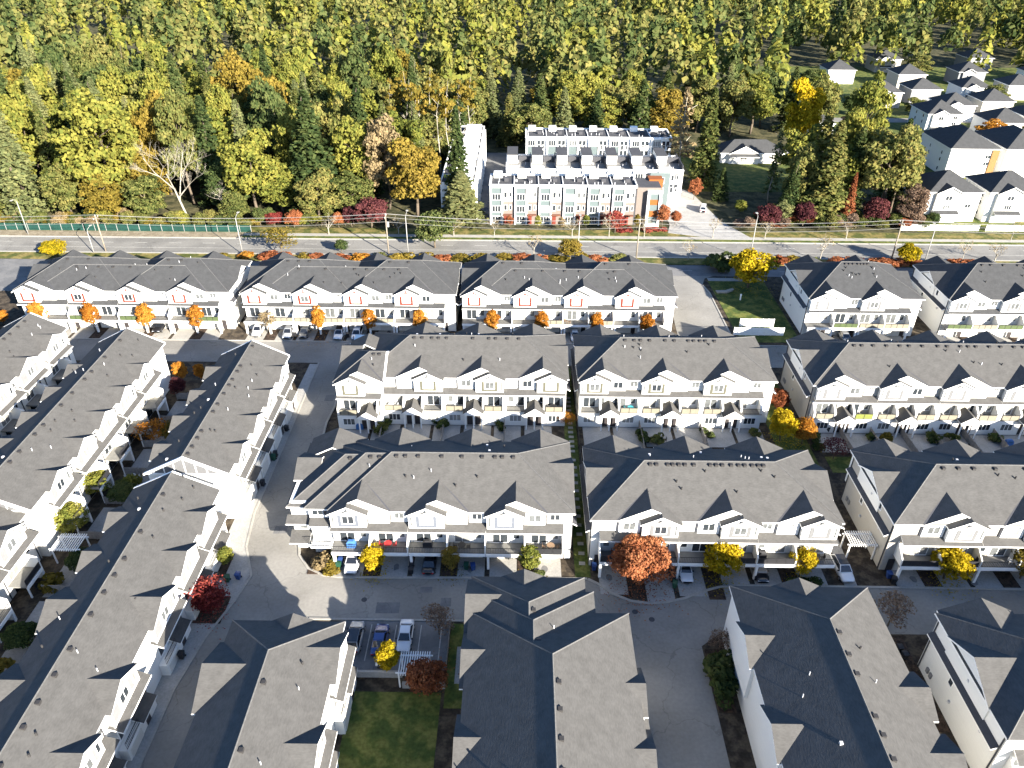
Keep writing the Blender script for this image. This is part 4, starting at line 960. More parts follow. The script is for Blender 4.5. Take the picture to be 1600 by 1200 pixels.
for t in range(9000):
    x, y = TR.uniform(-235, 116), TR.uniform(206, 312)
    if abs(x) > 30+y*.83 or not in_free(x, y) or clash(x, y, 9.2): continue
    placed.append((x, y)); k, m, lab = TR.choices(kinds, (5, 4, 3, 3, 1, 1, 2))[0]
    near = y < 214
    H = TR.uniform(12, 20) if near else TR.uniform(22, 34)
    if x > 57: H = min(H, 24)
    if -30 < x < 57: H = TR.uniform(17, 25)
    mark = min(MARKS, key=lambda q: abs(q[0]-x*205/y))[1]; rank = 'just ' if y < 222 else ('' if y < 255 else 'far ')
    tree(k, x, y, TR.uniform(5.8, 8.6)*(.75 if k == 'conifer' else 1), H, m, ('tall ' if H > 29 else 'lesser ' if H < 21 else '')+lab.replace(' deep in the wood', ' '+rank+'behind '+mark), 'trees of the wood beyond the main road')
    cnt += 1
    if cnt > 270: break
# far wood, one mass to the horizon
r = np.random.RandomState(4); PP, OO = [], []
n = 0
while n < 1500:
    x, y = r.uniform(-640, 620), r.uniform(300, 800)
    if abs(x) > 40+y*.84 or (x > 116 and y < 410): continue
    n += 1; H = r.uniform(20, 34); R = r.uniform(4.5, 7); m = 120
    if r.uniform() < .5:
        t = r.uniform(0, 1, m); a = r.uniform(0, 6.28, m); rad = R*.85*(1-t)**.8+.3
        p = np.stack([x+rad*np.cos(a), y+rad*np.sin(a), 4+(H-4)*t], 1); o = np.stack([np.cos(a), np.sin(a), np.full(m, .7)], 1)
    else:
        u = r.normal(0, 1, (m, 3)); u /= np.linalg.norm(u, axis=1)[:, None]; u[:, 2] = np.abs(u[:, 2])*1.2-.3
        p = np.array([x, y, H*.55])+u*np.array([R, R, H*.42])*r.uniform(.8, 1.05, (m, 1)); o = u
    PP.append(p); OO.append(o)
fm = leaf_mesh('distant_wood', np.concatenate(PP), np.concatenate(OO), 2.3, 3); 
for m in (F_OL, F_YG, F_DG): fm.materials.append(m)
fm.polygons.foreach_set('material_index', np.repeat(r.choice(3, len(PP), p=(.45, .3, .25)), 120).astype(np.int32))
link('distant_wood', fm, kind='stuff', label='far woodland running on to the horizon')

# ================================================================== MODERN TOWNHOUSES AND HOUSES
def modern_row(label, ox, oy, n, w, D, H, seed, rot=0, endtower=False, flat=FLATROOF, brick=True):
    rng = random.Random(seed); L = n*w
    root = thing('modern_terrace', (ox, oy, 0), rot, label, 'townhouses', 'white modern terraces')
    link('wall', MB().box(0, L, 0, D, -.3, H-.35).build('wall', WHITE if not brick else SIDING), root)
    link('roof', MB().box(.25, L-.25, .25, D-.25, H-.348, H-.2).build('roof', flat), root)
    for a in ((-.06, L+.06, -.12, .22), (-.06, L+.06, D-.22, D+.06), (-.06, .22, .221, D-.221), (L-.22, L+.06, .221, D-.221)):
        link('parapet', cached(('par', a, H), lambda: MB().box(*a, H-.4, H+.25).build('parapet', WHITE)), root)
    fr = cached(('mfr', H), lambda: MB().box(-1.75, -1.4, -.7, 0, 0, H).box(1.4, 1.75, -.7, 0, 0, H).box(-1.399, 1.399, -.7, 0, H-.5, H-.01).build('bay_frame', WHITE))
    bp = cached(('mbp', H), lambda: MB().box(-1.4, 1.4, -.4, -.02, .1, H-.5).build('bay_panel', TEALGL))
    lw = cached(('mlw', w), lambda: MB().box(1.76, w-2.3, -.08, .02, 0, 6.4).build('brick_facing', BRICK))
    st = cached(('mst', w, H), lambda: MB().box(w-2.29, w-1.9, -.1, .02, 0, H-.5).build('grey_strip', DARKG))
    pl = cached('mpl', lambda: MB().tube((0, 0, -.2), (0, 0, .7), .1, .1, 5).build('vent_pipe', VENTW))
    cp = cached(('mcp', w), lambda: MB().box(1.8, w-2.4, -1.1, -.09, 2.75, 2.95).build('canopy', BRICKR))
    for k in range(n):
        x = k*w+1.9
        link('bay_frame', fr, root, (x, 0, 0)); link('bay_panel', bp, root, (x, 0, 0))
        if brick:
            link('brick_facing', lw, root, (x, 0, 0)); link('canopy', cp, root, (x, 0, 0)); link('grey_strip', st, root, (x, 0, 0))
            link('door', cached('mdo', lambda: MB().box(-.5, .5, -.16, -.09, 0, 2.3).build('door', RED)), root, (x+2.6, 0, 0))
        for z in ((.6, 3.6, 7.0) if brick else (H-2.6,)):
            add_window(root, x, -.4, z, 2.2, 1.7, 3, rng, .9)
        for z in (4.0, 7.6):
            add_window(root, x+2.5, -.08 if brick and z < 6 else 0, z, .8, 1.5, 1, rng, .9); add_window(root, x+3.9, -.08 if brick and z < 6 else 0, z+.2, .55, 1.2, 1, rng, .9)
        for j in range(5): link('vent_pipe', pl, root, (x+rng.uniform(-1.5, w-2), rng.uniform(.8, D-.8), H-.2))
        link('roof_ridge', cached(('mrr', D), lambda: MB().box(-.1, .1, .3, D-.3, H-.2, H+.1).build('roof_ridge', WHITE)), root, (k*w+.001 if k else .4, 0, 0))
    return root
m1 = modern_row('white modern terrace with brick ground floor and teal window bays, facing the main road', -8.6, 203, 6, 6.75, 9.5, 11, 61)
# orange-panelled end tower of the front terrace
b = MB(); b.box(40.6, 47.2, .1, 8.5, -.3, 10.6); link('end_wall', b.build('end_wall', BRICK), m1)
b = MB(); b.box(43.4, 44.0, -1.3, 0, 0, 10).box(46.6, 47.2, -1.3, 0, 0, 10).box(44.001, 46.599, -1.3, 0, 9.4, 9.99).box(44.001, 46.599, -1.3, 0, 0, .7); link('tower_frame', b.build('tower_frame', WHITE), m1)
for i, (z0, z1, m) in enumerate(((.71, 2.7, TEALGL), (2.71, 4.4, ORANGEP), (4.41, 6.1, TEALGL), (6.11, 7.6, ORANGEP), (7.61, 9.39, TEALGL))):
    link('tower_panel', MB().box(44.0, 46.6, -.9, 0, z0, z1).build('tower_panel', m), m1)
link('end_roof', MB().box(40.7, 47.1, .3, 8.3, 10.601, 10.75).build('end_roof', FLATROOF), m1)
link('orange_bay', MB().box(44.5, 48.4, 5.5, 9.0, 7.5, 11.2).build('orange_bay', ORANGEP), m1)
def terrace_block(label, ox, oy, n, w, D, H, seed):
    root = modern_row(label, ox, oy, n, w, D, H, seed, brick=False, flat=FLATROOFL); rng = random.Random(seed+1); L = n*w
    for k in range(n):
        x = k*w
        link('stair_hut', MB().box(x+.3, x+w*.45, D*.42, D*.98, H-.2, H+2.4).build('stair_hut', SIDING), root)
        link('hut_roof', MB().box(x+.2, x+w*.45+.1, D*.41, D+.02, H+2.401, H+2.6).build('hut_roof', FLATROOF), root)
        link('terrace_wall', MB().box(x+w*.96, x+w*.99, .6, D*.9, H-.2, H+1.3).build('terrace_wall', DARKG), root)
        link('front_parapet', MB().box(x+.1, x+w*.5, -.35, -.13, H-.6, H+1.1).build('front_parapet', WHITE), root)
        link('terrace_screen', MB().box(x+w*.5, x+w*.95, D*.55, D*.58, H-.2, H+1.5).build('terrace_screen', DARKG), root)
    return root
t2 = terrace_block('white modern terrace with roof terraces, middle one of the group', -4.4, 219, 7, 7.4, 14.5, 10.5, 62)
t3 = modern_row('white modern terrace with dark roof, rearmost of the group', 1.4, 250, 7, 6.8, 11, 11.5, 63, brick=False)
b = MB(); b.box(42, 47.8, -1.6, -.41, 0, 10.2); link('end_bay', b.build('end_bay', TEALGL), t2)
for k in range(3): add_window(t2, 44.6, -1.6, 1.0+3.1*k, 3.0, 1.7, 3, RND, .7)
# long terrace running away, front towards +X
m4 = modern_row('long white modern terrace seen end on, partly behind the tall fir', -12.8, 206, 8, 7.6, 9.6, 10.5, 64, rot=R90, brick=False)
ws = MB().box(-.5, .5, -.05, .0, 0, 1.7).build('tall_window', GLASS)
for tt, nn, ww, hh in ((m4, 8, 7.6, 10.5), (t2, 7, 7.4, 10.5), (t3, 7, 6.8, 11.5)):
    for k in range(nn):
        for z in (hh-2.7, hh-5.8):
            for dx in (4.3, 5.6): link('tall_window', ws, tt, (k*ww+dx, 0, z))
bx = MB().box(-.6, .6, -.5, .5, 0, 1.0).build('roof_unit', DARKG); wbx = MB().box(-1.2, 1.2, -.9, .9, 0, 1.5).build('roof_hatch', WHITE)
for tt, nn, ww, dd, hh in ((m1, 6, 6.75, 9.5, 11), (t3, 7, 6.8, 11, 11.5)):
    for k in range(nn): link('roof_unit', bx, tt, (k*ww+4.6, dd*.45, hh-.2)); link('roof_hatch', wbx, tt, (k*ww+2.2, dd-1.6, hh-.2))
for k in range(8): link('roof_unit', bx, m4, (k*7.6+5.4, 3.0, 10.3)); link('roof_deck', cached('rdk', lambda: MB().box(-1.9, 1.9, -3.6, 3.6, 0, .06).build('roof_deck', FLATROOF)), m4, (k*7.6+5.2, 4.8, 10.3))
for k in range(8): link('stair_hut', MB().box(k*7.6+.6, k*7.6+3.2, .6, 5.6, 10.3, 12.4).build('stair_hut', SIDING), m4)

def house(label, x, y, w, d, h, seed, roof='hip', gable=True, wallm=None, ze=None, garage=True, rot=0, group='detached houses beyond the main road', win=True, accent=None, pitch=.55):
    rng = random.Random(seed); root = thing('house', (x, y, 0), rot, label, 'house', group)
    link('wall', MB().box(0, w, 0, d, -.3, h-.3).build('wall', wallm or SIDING), root)
    b = MB(); al = d <= w
    if al: zr, xl, xr, ym = hip_roof(b, -.5, w+.5, -.5, d+.5, h, roof, roof, pitch=pitch)
    else:
        b.xf = lambda X, Y, Z: (w-Y, X, Z); zr, xl, xr, ym = hip_roof(b, -.5, d+.5, -.5, w+.5, h, roof, roof, pitch=pitch)
    link('roof', b.build('roof', [SH2, WHITE, SIDING]), root)
    if gable:
        hw = w*.24; gx = w*.36
        g = MB(); zt = h+.5*hw
        slope_slab(g, gx-hw-.3, h-.15, gx, zt, -1.4, d*.3); slope_slab(g, gx, zt, gx+hw+.3, h-.15, -1.4, d*.3); link('gable_roof', g.build('gable_roof', [SH2, WHITE]), root)
        link('bay_wall', MB().prism_y([(gx-hw, 0), (gx+hw, 0), (gx+hw, h-.3), (gx, zt-.3), (gx-hw, h-.3)], -.9, -.001).build('bay_wall', wallm or SIDING), root)
        link('porch_roof', MB().prism_x([(-2.4, 2.8), (-.91, 3.5), (-.91, 3.3), (-2.4, 2.6)], gx-hw, gx+hw, 1, [0, 1, 1, 1]).build('porch_roof', [SH2, WHITE]), root)
        add_window(root, gx, -.9, h-2.1, 1.8, 1.2, 2, rng, .6); add_window(root, gx, -.9, 3.9 if h > 6 else .8, 1.8, 1.2, 3, rng, .6)
    if win:
        for z in ([1.0, 4.0, 6.2] if h > 7 else [1.2]):
            if z+1.2 < h: add_window(root, w*.8, 0, z, 1.5, 1.1, 2, rng, .6)
            for yy in (d*.25, d*.65):
                if z+1.2 < h: add_window(root, 0, yy, z, .8, 1.1, 1, rng, .9, rz=-pi/2)
    if garage: link('garage_door', MB().box(w*.62, w*.95, -.06, -.001, 0, 2.2).build('garage_door', GARM), root)
    if accent: link('accent_panel', MB().box(w*.86, w+.05, -.3, -.001, 0, h-.3).build('accent_panel', accent), root)
    return root
house('white three-storey house at the road, nearest the brown twiggy tree', 114.6, 208, 14.5, 14, 8.6, 71)
house('white three-storey house at the road, at the right edge of the view', 131.6, 208, 15, 14, 8.6, 72)
house('white house at the road beyond the right edge of the view', 149.5, 208, 15, 14, 8.6, 73)
house('large white house with tall plain side wall behind the roadside houses', 139.5, 248.5, 15.5, 21, 9.4, 74, gable=False, accent=OCHRE)
house('large white house with ochre cladding behind the roadside houses', 157.5, 248.5, 15, 21, 9.4, 75, gable=False, accent=OCHRE)
house('white gabled house by the orange tree in the upper corner', 155.5, 300, 13, 15, 8.2, 76)
house('grey-roofed house behind the orange tree in the upper corner', 176, 292, 14, 14, 7, 77, gable=False)
house('grey-roofed house at the far upper corner', 194, 300, 14, 15, 7, 78)
house('low white bungalow with twin gables beyond the lawn', 69, 262, 21, 10, 3.6, 79, pitch=.6)
house('small white cottage among the trees above the golden tree', 110.5, 300, 10, 10, 4.4, 80)
house('white low annex beside the bungalow', 93, 259, 6, 8, 3.2, 81, gable=False, garage=False)
for i, (x, y) in enumerate(((172, 322), (192, 330), (212, 310), (230, 330), (152, 345), (172, 352), (196, 356), (220, 362), (246, 352), (250, 300), (230, 272), (212, 268), (250, 262), (180, 385), (212, 392), (246, 390), (280, 320), (290, 280), (284, 375), (320, 390), (322, 330), (150, 395), (185, 425), (235, 430), (300, 430))):
    wn, wm_ = (('white', SIDING), ('beige', CREAM), ('grey', LGREY))[i % 3]; dn = 'nearer' if y < 325 else ('middle-distance' if y < 370 else 'farthest')
    house('%s %s suburban house with %s roof, %s in the upper corner' % (dn, wn, 'gabled' if i % 2 == 0 else 'plain hip', 'inner side' if x < 205 else 'outer side'), x, y, 13, 13, 6.5, 100+i, gable=(i % 2 == 0), garage=False, win=(y < 335), wallm=wm_)
for x, y, m, s in ((172, 284, F_ORG, 6), (184, 276, F_GOLD, 7), (196, 282, F_GOLD, 6), (128, 300, F_BRN, 5), (206, 296, F_ORG, 5), (165, 330, F_OL, 5), (205, 345, F_OL, 6), (240, 318, F_GOLD, 5), (140, 330, F_DG, 6), (128, 345, F_OL, 7), (135, 372, F_DG, 7), (270, 345, F_OL, 6), (200, 410, F_OL, 7), (260, 412, F_DG, 7)):
    tree('big', x, y, s, s*1.7, m, {F_ORG: 'orange garden tree among the upper corner houses', F_GOLD: 'gold garden tree among the upper corner houses', F_BRN: 'brown garden tree among the upper corner houses', F_OL: 'olive garden tree among the far houses', F_DG: 'dark green garden tree among the far houses'}[m], 'garden trees among the far houses')

# ================================================================== FENCES, POLES, WIRES, PERGOLAS
def fence(label, p0, p1, h, mpanel, mpost, step, name='fence', group=None, thick=.04, gap=.08, cat='fence'):
    p0, p1 = Vector(p0), Vector(p1); d = p1-p0; L = d.length; n = max(1, round(L/step)); s = L/n
    root = thing(name, (p0.x, p0.y, 0), atan2(d.y, d.x), label, cat, group)
    pm = cached(('fp', round(s, 3), h, mpanel.name, thick), lambda: MB().box(.07, s-.07, -thick/2, thick/2, gap, h).build('fence_panel', mpanel))
    po = cached(('fpo', h, mpost.name), lambda: MB().box(-.06, .06, -.06, .06, -.2, h+.08).build('fence_post', mpost))
    for k in range(n):
        link('fence_panel', pm, root, (k*s, RND.uniform(-.02, .02), 0)); link('fence_post', po, root, (k*s, 0, 0))
    link('fence_post', po, root, (L, 0, 0))
    return root
fence('green mesh construction fence along the edge of the wood', (-150, 194.9), (-73.5, 194.9), 2.0, GREENF, POLEM, 3.06)
fence('white vinyl fence behind the playground, longer sunlit stretch', (47.4, 143.8), (54.6, 143.8), 1.9, WHITE, WHITE, 1.2)
fence('white vinyl fence nearer the roof, partly in shade', (45.2, 139.9), (55.6, 139.9), 1.9, WHITE, WHITE, 1.3)
fence('white garden fence in front of the right-hand white house', (105.5, 200.6), (127, 200.6), 1.7, WHITE, WHITE, 1.9)
fence('white garden fence at the right edge by the main road', (129, 200.6), (150, 200.6), 1.7, WHITE, WHITE, 1.9)
fence('low dark fence along the stone path', (10.3, 74), (10.3, 107), 1.2, BLACK, BLACK, 2.4)
GF = 'grey timber fences between gardens'
for x in (-23.4, -12.9, -2.4): fence('grey timber fence dividing patios of the corner row with olive trim', (x, 106.6), (x, 98.4), 1.5, TIMBER, TIMBER, 2.0, group=GF)
for x in (21.0, 31.5): fence('grey timber fence dividing patios of the three-gable row', (x, 106.5), (x, 98.4), 1.5, TIMBER, TIMBER, 2.0, group=GF)
for x in (60.6, 71.1, 81.6, 55.4, 65.9, 76.4): fence('pale fence dividing patios of the long porch-fronted row', (x, 105.5), (x, 97.6), 1.4, TIMBER, TIMBER, 2.0, group=GF)
for y in (78, 85.4, 92.3, 99.4, 106.5, 113.6, 33, 40, 47, 54, 61, 68): fence('grey timber fence dividing the left gardens', (-62.4, y), (-53.6, y), 1.5, TIMBER, TIMBER, 2.2, group=GF)
for y in (92, 99, 107, 115, 85, 78): fence('grey timber fence dividing gardens of the leftmost rows', (-83, y), (-77.2, y), 1.5, TIMBER, TIMBER, 2.0, group=GF)
fence('short rail fence beside the parking lot trees', (-8.3, 57.5), (-8.3, 63.6), 1.1, TIMBER, TIMBER, 2.0, group=GF)

def utility_pole(label, x, y, h, box=False, lean=0):
    r = thing('utility_pole', (x, y, 0), lean, label, 'utility pole', 'wooden power poles along the main road')
    link('pole', MB().tube((0, 0, -.3), (0, 0, h), .2, .14, 8).build('pole', POLEW, True), r)
    link('crossarm', MB().box(-.08, .08, -1.3, 1.3, h-.7, h-.52).build('crossarm', POLEW), r)
    im = cached('insul', lambda: MB().tube((0, 0, 0), (0, 0, .25), .07, .05, 6).build('insulator', VENTW))
    for yy in (-1.15, 0, 1.15): link('insulator', im, r, (0, yy, h-.52 if yy else h))
    if box: link('transformer', MB().tube((.42, 0, h-3.2), (.42, 0, h-1.9), .32, .32, 10).build('transformer', POLEM), r)
    return r
PX = [(-205, 9.6), (-107.0, 9.6), (-33.8, 10.6), (29.6, 10.4), (94.2, 10.8), (165, 10.6)]
PL = ['far left wooden power pole outside the view', 'wooden power pole in front of the golden rounded tree', 'wooden power pole with transformer left of the round pine', 'wooden power pole before the orange-panelled tower',
      'wooden power pole leaning by the yellow verge bush', 'far right wooden power pole outside the view']
for (x, h), l in zip(PX, PL): utility_pole(l, x, 180.9 if x < 0 else 179.2, h, box=abs(x+33.8) < 1)
for yy, dz, lab in ((-1.15, -.27, 'power wire on the near side of the crossarms'), (0, .25, 'power wire along the tops of the poles'), (1.15, -.27, 'power wire on the far side of the crossarms'), (0, -1.9, 'lower telephone cable below the power wires')):
    b = MB()
    for (xa, ha), (xb, hb) in zip(PX[:-1], PX[1:]):
        ya, yb = (180.9 if xa < 0 else 179.2)+yy, (180.9 if xb < 0 else 179.2)+yy; pts = []
        for k in range(9): t = k/8; pts.append((xa+(xb-xa)*t, ya+(yb-ya)*t, (ha+dz)*(1-t)+(hb+dz)*t-1.1*4*t*(1-t)))
        for p, q in zip(pts[:-1], pts[1:]): b.tube(p, q, .03, .03, 4)
    link('power_line', b.build('power_line', POLEM), None, label=lab, cat='power line', group='overhead wires along the main road')
def street_lamp(label, x, y, h, side, lean=0):
    r = thing('street_lamp', (x, y, 0), 0, label, 'street lamp', 'street lamps along the main road')
    link('pole', MB().tube((0, 0, -.2), (lean, 0, h-.9), .14, .09, 8).build('pole', POLEM, True), r)
    b = MB(); p = Vector((lean, 0, h-.9))
    for k in range(5):
        a0, a1 = k/5*pi/2, (k+1)/5*pi/2
        b.tube((lean+.25*side*sin(a0), side*1.6*(1-cos(a0)), h-.9+.9*sin(a0)), (lean+.25*side*sin(a1), side*1.6*(1-cos(a1)), h-.9+.9*sin(a1)), .06, .05, 6)
    link('arm', b.build('arm', POLEM, True), r)
    link('lamp_head', MB().box(lean+.1*side-.15, lean+.1*side+.4, min(side*1.5, side*2.2), max(side*1.5, side*2.2), h-.04, h+.1).build('lamp_head', POLEM), r)
for x, y, h, s, l in ((-133, 191.6, 10.2, -1, 'street lamp in front of the tall sage conifer'), (-109.5, 179.7, 6.8, 1, 'short street lamp beside the golden tree pole'), (-71.1, 179.6, 10.6, 1, 'street lamp with curved head by the yellow-green tree'),
                      (-28.6, 179.8, 11.4, 1, 'straight street lamp close to the transformer pole'), (14.7, 179.4, 10.8, 1, 'street lamp before the middle of the modern terrace'), (58.4, 179.2, 11.8, 1, 'street lamp above the large yellow tree'),
                      (102.8, 179.2, 9.6, 1, 'street lamp near the leaning power pole')):
    street_lamp(l, x, y, h, s)
def pergola(label, x, y, w, d, h, n=12):
    r = thing('pergola', (x, y, 0), 0, label, 'pergola', 'slatted garden pergolas')
    pm = MB().box(-.08, .08, -.08, .08, 0, h).build('post', WHITE)
    for a in (0.1, w-.1):
        for c in (.1, d-.1): link('post', pm, r, (a, c, 0))
    bm = MB().box(-.25, w+.25, -.06, .06, h, h+.18).build('beam', WHITE)
    for c in (.1, d-.1): link('beam', bm, r, (0, c, 0))
    smm = MB().box(-.045, .045, -.35, d+.35, h+.181, h+.3).build('slat', WHITE)
    for k in range(n): link('slat', smm, r, (w*(k+.5)/n, 0, 0))
pergola('slatted pergola across the path beside the beige end wall', 46.0, 76.0, 3.8, 2.3, 2.6)
pergola('slatted pergola between lower left gardens', -63.6, 73.2, 3.8, 2.6, 2.6, 12)
pergola('slatted pergola at the end of the parking lot', -13.6, 54.6, 3.6, 2.6, 2.5, 13)

# ================================================================== CARS
CARP = {}
def paint(n, c, met=0):
    if n not in CARP: CARP[n] = mat('car_paint_'+n, c, .3, 0, spec=.5, coat=.6, metal=met)
    return CARP[n]
RUB = mat('tyre_rubber', (.015, .015, .015), .9, 0); RIM = mat('rim_metal', (.4, .4, .42), .35, 0, metal=.8)
HL = mat('headlight_glass', (.6, .62, .64), .15, 0, spec=.7); TL = mat('tail_light_red', (.35, .02, .02), .3, 0)
CG = mat('car_glass', (.012, .014, .018), .06, 0, spec=.7)
def car(label, x, y, rz, kind, p, roofm=None, z=.04):
    r = thing('parked_car', (x, y, z), rz, label, 'car', 'parked cars')
    sed = kind == 'sedan'; L, Wd = {'sedan': (4.7, .92), 'suv': (4.7, .96), 'van': (5.0, .98), 'hatch': (4.2, .9)}[kind]; h = L/2
    hood, belt, top = {'sedan': (.78, .92, 1.45), 'suv': (.98, 1.1, 1.7), 'van': (1.05, 1.2, 1.95), 'hatch': (.85, .98, 1.5)}[kind]
    tail = {'sedan': .95, 'suv': 1.1, 'van': 1.2, 'hatch': 1.0}[kind]
    b = MB(); st = [(-h, .78, .42, tail*.82), (-h+.12, .93, .3, tail*.97), (-h+.8, 1, .22, tail), (-.6, 1, .22, belt), (.55, 1, .22, belt), (h-1.1, .99, .22, hood), (h-.35, .93, .26, hood*.9), (h-.06, .8, .34, hood*.74), (h, .68, .42, hood*.6)]
    vs, fs = [], []
    for sx, sw, zb, zt in st:
        w = Wd*sw
        vs += [(sx, -w*.9, zb), (sx, -w, zb+.2), (sx, -w, zt*.72), (sx, -w*.9, zt-.02), (sx, -w*.5, zt+.03), (sx, w*.5, zt+.03), (sx, w*.9, zt-.02), (sx, w, zt*.72), (sx, w, zb+.2), (sx, w*.9, zb)]
    for i in range(len(st)-1):
        for k in range(10): fs.append((i*10+k, i*10+(k+1) % 10, i*10+10+(k+1) % 10, i*10+10+k))
    fs += [tuple(range(10)), tuple(range(len(vs)-1, len(vs)-11, -1))]; b.solid(vs, fs)
    link('body', b.build('body', p, True), r)
    x0, x1, x2, x3 = {'sedan': (-h+.75, -h+1.5, .25, 1.1), 'suv': (-h+.12, -h+.7, .35, 1.15), 'van': (-h+.1, -h+.4, .9, 1.6), 'hatch': (-h+.2, -h+.8, .3, 1.1)}[kind]
    wb, wt = Wd*.9, Wd*.68; zb = belt-.03
    c = MB(); B = [(x0, -wb, zb), (x3, -wb, zb), (x3, wb, zb), (x0, wb, zb), (x1, -wt, top), (x2, -wt, top), (x2, wt, top), (x1, wt, top)]
    c.solid(B, [(4, 5, 6, 7), (0, 1, 5, 4), (1, 2, 6, 5), (2, 3, 7, 6), (3, 0, 4, 7)]); link('cabin', c.build('cabin', p), r)
    rp = MB(); rp.prism_z([(x1+.05, -wt*.96), (x2-.05, -wt*.96), (x2-.05, wt*.96), (x1+.05, wt*.96)], top-.02, top+.05); link('roof_panel', rp.build('roof_panel', roofm or p), r)
    def quad(name, a, b_, c_, d, off):
        cen = (Vector(a)+Vector(b_)+Vector(c_)+Vector(d))/4; pts = [cen+(Vector(q)-cen)*.88+Vector(off) for q in (a, b_, c_, d)]
        m = MB(); m.solid([tuple(q) for q in pts]+[tuple(q-Vector(off)*1.6) for q in pts], [(0, 1, 2, 3), (0, 4, 5, 1), (1, 5, 6, 2), (2, 6, 7, 3), (3, 7, 4, 0)]); link(name, m.build(name, CG), r)
    quad('windscreen', B[1], B[2], B[6], B[5], (.02, 0, .012)); quad('rear_window', B[3], B[0], B[4], B[7], (-.02, 0, .012))
    quad('side_window', B[0], B[1], B[5], B[4], (0, -.02, .006)); quad('side_window', B[2], B[3], B[7], B[6], (0, .02, .006))
    wm = cached('carwheel', lambda: MB().tube((0, -.11, 0), (0, .11, 0), .33, .33, 14).build('tyre', RUB, False)); rm = cached('carrim', lambda: MB().tube((0, -.125, 0), (0, .125, 0), .2, .2, 10).build('rim', RIM))
    for sx in (-h+.85, h-.9):
        for sy in (-1, 1):
            t = link('wheel', wm, r, (sx, sy*(Wd-.09), .33)); link('rim', rm, t)
    hm = cached('carhl', lambda: MB().box(-.1, .06, -.2, .2, -.07, .07).build('headlight', HL)); tm = cached('cartl', lambda: MB().box(-.05, .05, -.16, .16, -.08, .08).build('tail_light', TL)); mm = cached('carmir', lambda: MB().box(-.08, .08, -.1, .1, -.06, .08).build('mirror', BLACK))
    for sy in (-1, 1):
        link('headlight', hm, r, (h-.1, sy*Wd*.56, hood*.68)); link('tail_light', tm, r, (-h+.02, sy*Wd*.62, tail*.72)); link('mirror', mm, r, (x3-.35, sy*(Wd+.05), belt+.02))
    return r
WP = paint('white', (.6, .6, .6)); SI = paint('silver', (.3, .31, .32), .3); BK = paint('black', (.012, .012, .014)); BL = paint('blue', (.02, .045, .16)); GR = paint('grey', (.08, .085, .09), .2)
D9 = -pi/2
car('white car under the balcony beside the bright yellow tree', -22.6, 73.9, D9, 'suv', WP)
car('black car half under a balcony of the blue-grey trimmed row', -12.0, 74.0, pi/2, 'sedan', BK)
car('white car between the rust maple and the round yellow tree', 23.0, 73.2, D9, 'sedan', WP)
car('black car between the two round yellow trees', 33.2, 73.4, D9, 'sedan', BK)
car('white car with black roof beside the pergola path', 44.6, 73.6, D9+.05, 'suv', WP, BK)
car('black and silver car in the parking lot nearest the white wall', -20.6-.0+3.0, 61.0, D9+pi, 'suv', GR, BK) if False else car('grey car with black roof in the parking lot, nearest the near roof', -19.95, 61.2, pi/2, 'suv', SI, BK)
car('blue car in the parking lot beside the yellow tree', -16.8, 60.9, pi/2, 'sedan', BL)
car('white sedan with sunroof in the parking lot', -13.75, 61.5, D9, 'sedan', WP)
car('white car by the half-bare pale orange tree', -54.9, 138.9, D9, 'suv', WP)
car('silver car right of the half-bare pale orange tree', -48.3, 138.0, D9, 'suv', SI)
car('dark grey car left of the bright orange columnar tree', -45.0, 138.4, D9, 'sedan', GR)
car('white car with black glass roof on the shaded lane side', -37.6, 137.8, D9, 'suv', WP, BK)
car('white suv next to the one with the black glass roof', -33.9, 137.8, D9, 'suv', WP)
car('white car in the shaded driveway beyond the alley gap', 11.6, 138.2, D9, 'sedan', WP)
car('silver car by the rust-orange tree near the entrance road', 29.2, 139.4, D9, 'hatch', SI)
car('dark car under the green glass balconies', -76.2, 140.0, D9, 'suv', BK)
car('black car under the far left green glass balcony', -103.4, 139.9, D9, 'suv', GR)
car('white car in the driveway of the short two-gable row', 61.8, 138.8, D9, 'sedan', WP)
car('silver car in the driveway of the short two-gable row', 68.0, 138.6, D9, 'hatch', SI)
car('white van parked on the side street by the modern terraces', 53.6, 214.5, pi*.42, 'van', WP)

# ================================================================== BINS, PATIO FURNITURE, SMALL THINGS
BINM = {n: mat('bin_'+n, c, .5, .05, 3) for n, c in dict(black=(.018, .018, .02), blue=(.02, .05, .16), green=(.015, .06, .035)).items()}
def wheelie(x, y, c, label, rz=0):
    r = thing('wheeled_bin', (x, y, .06), rz, label, 'bin', 'wheeled bins beside the driveways')
    link('body', cached(('wb', c), lambda: MB().solid([(-.24, -.28, .08), (.24, -.28, .08), (.24, .25, .08), (-.24, .25, .08), (-.31, -.37, 1.0), (.31, -.37, 1.0), (.31, .34, 1.0), (-.31, .34, 1.0)],
         [(0, 3, 2, 1), (4, 5, 6, 7), (0, 1, 5, 4), (1, 2, 6, 5), (2, 3, 7, 6), (3, 0, 4, 7)]).build('body', BINM[c])), r)
    link('lid', cached(('wl', c), lambda: MB().prism_x([(-.42, 1.0), (.38, 1.0), (.38, 1.06), (0, 1.13), (-.42, 1.06)], -.33, .33).build('lid', BINM[c])), r)
    wm = cached('wwh', lambda: MB().tube((-.05, 0, 0), (.05, 0, 0), .12, .12, 8).build('wheel', RUB))
    for s in (-1, 1): link('wheel', wm, r, (s*.27, .3, .12))
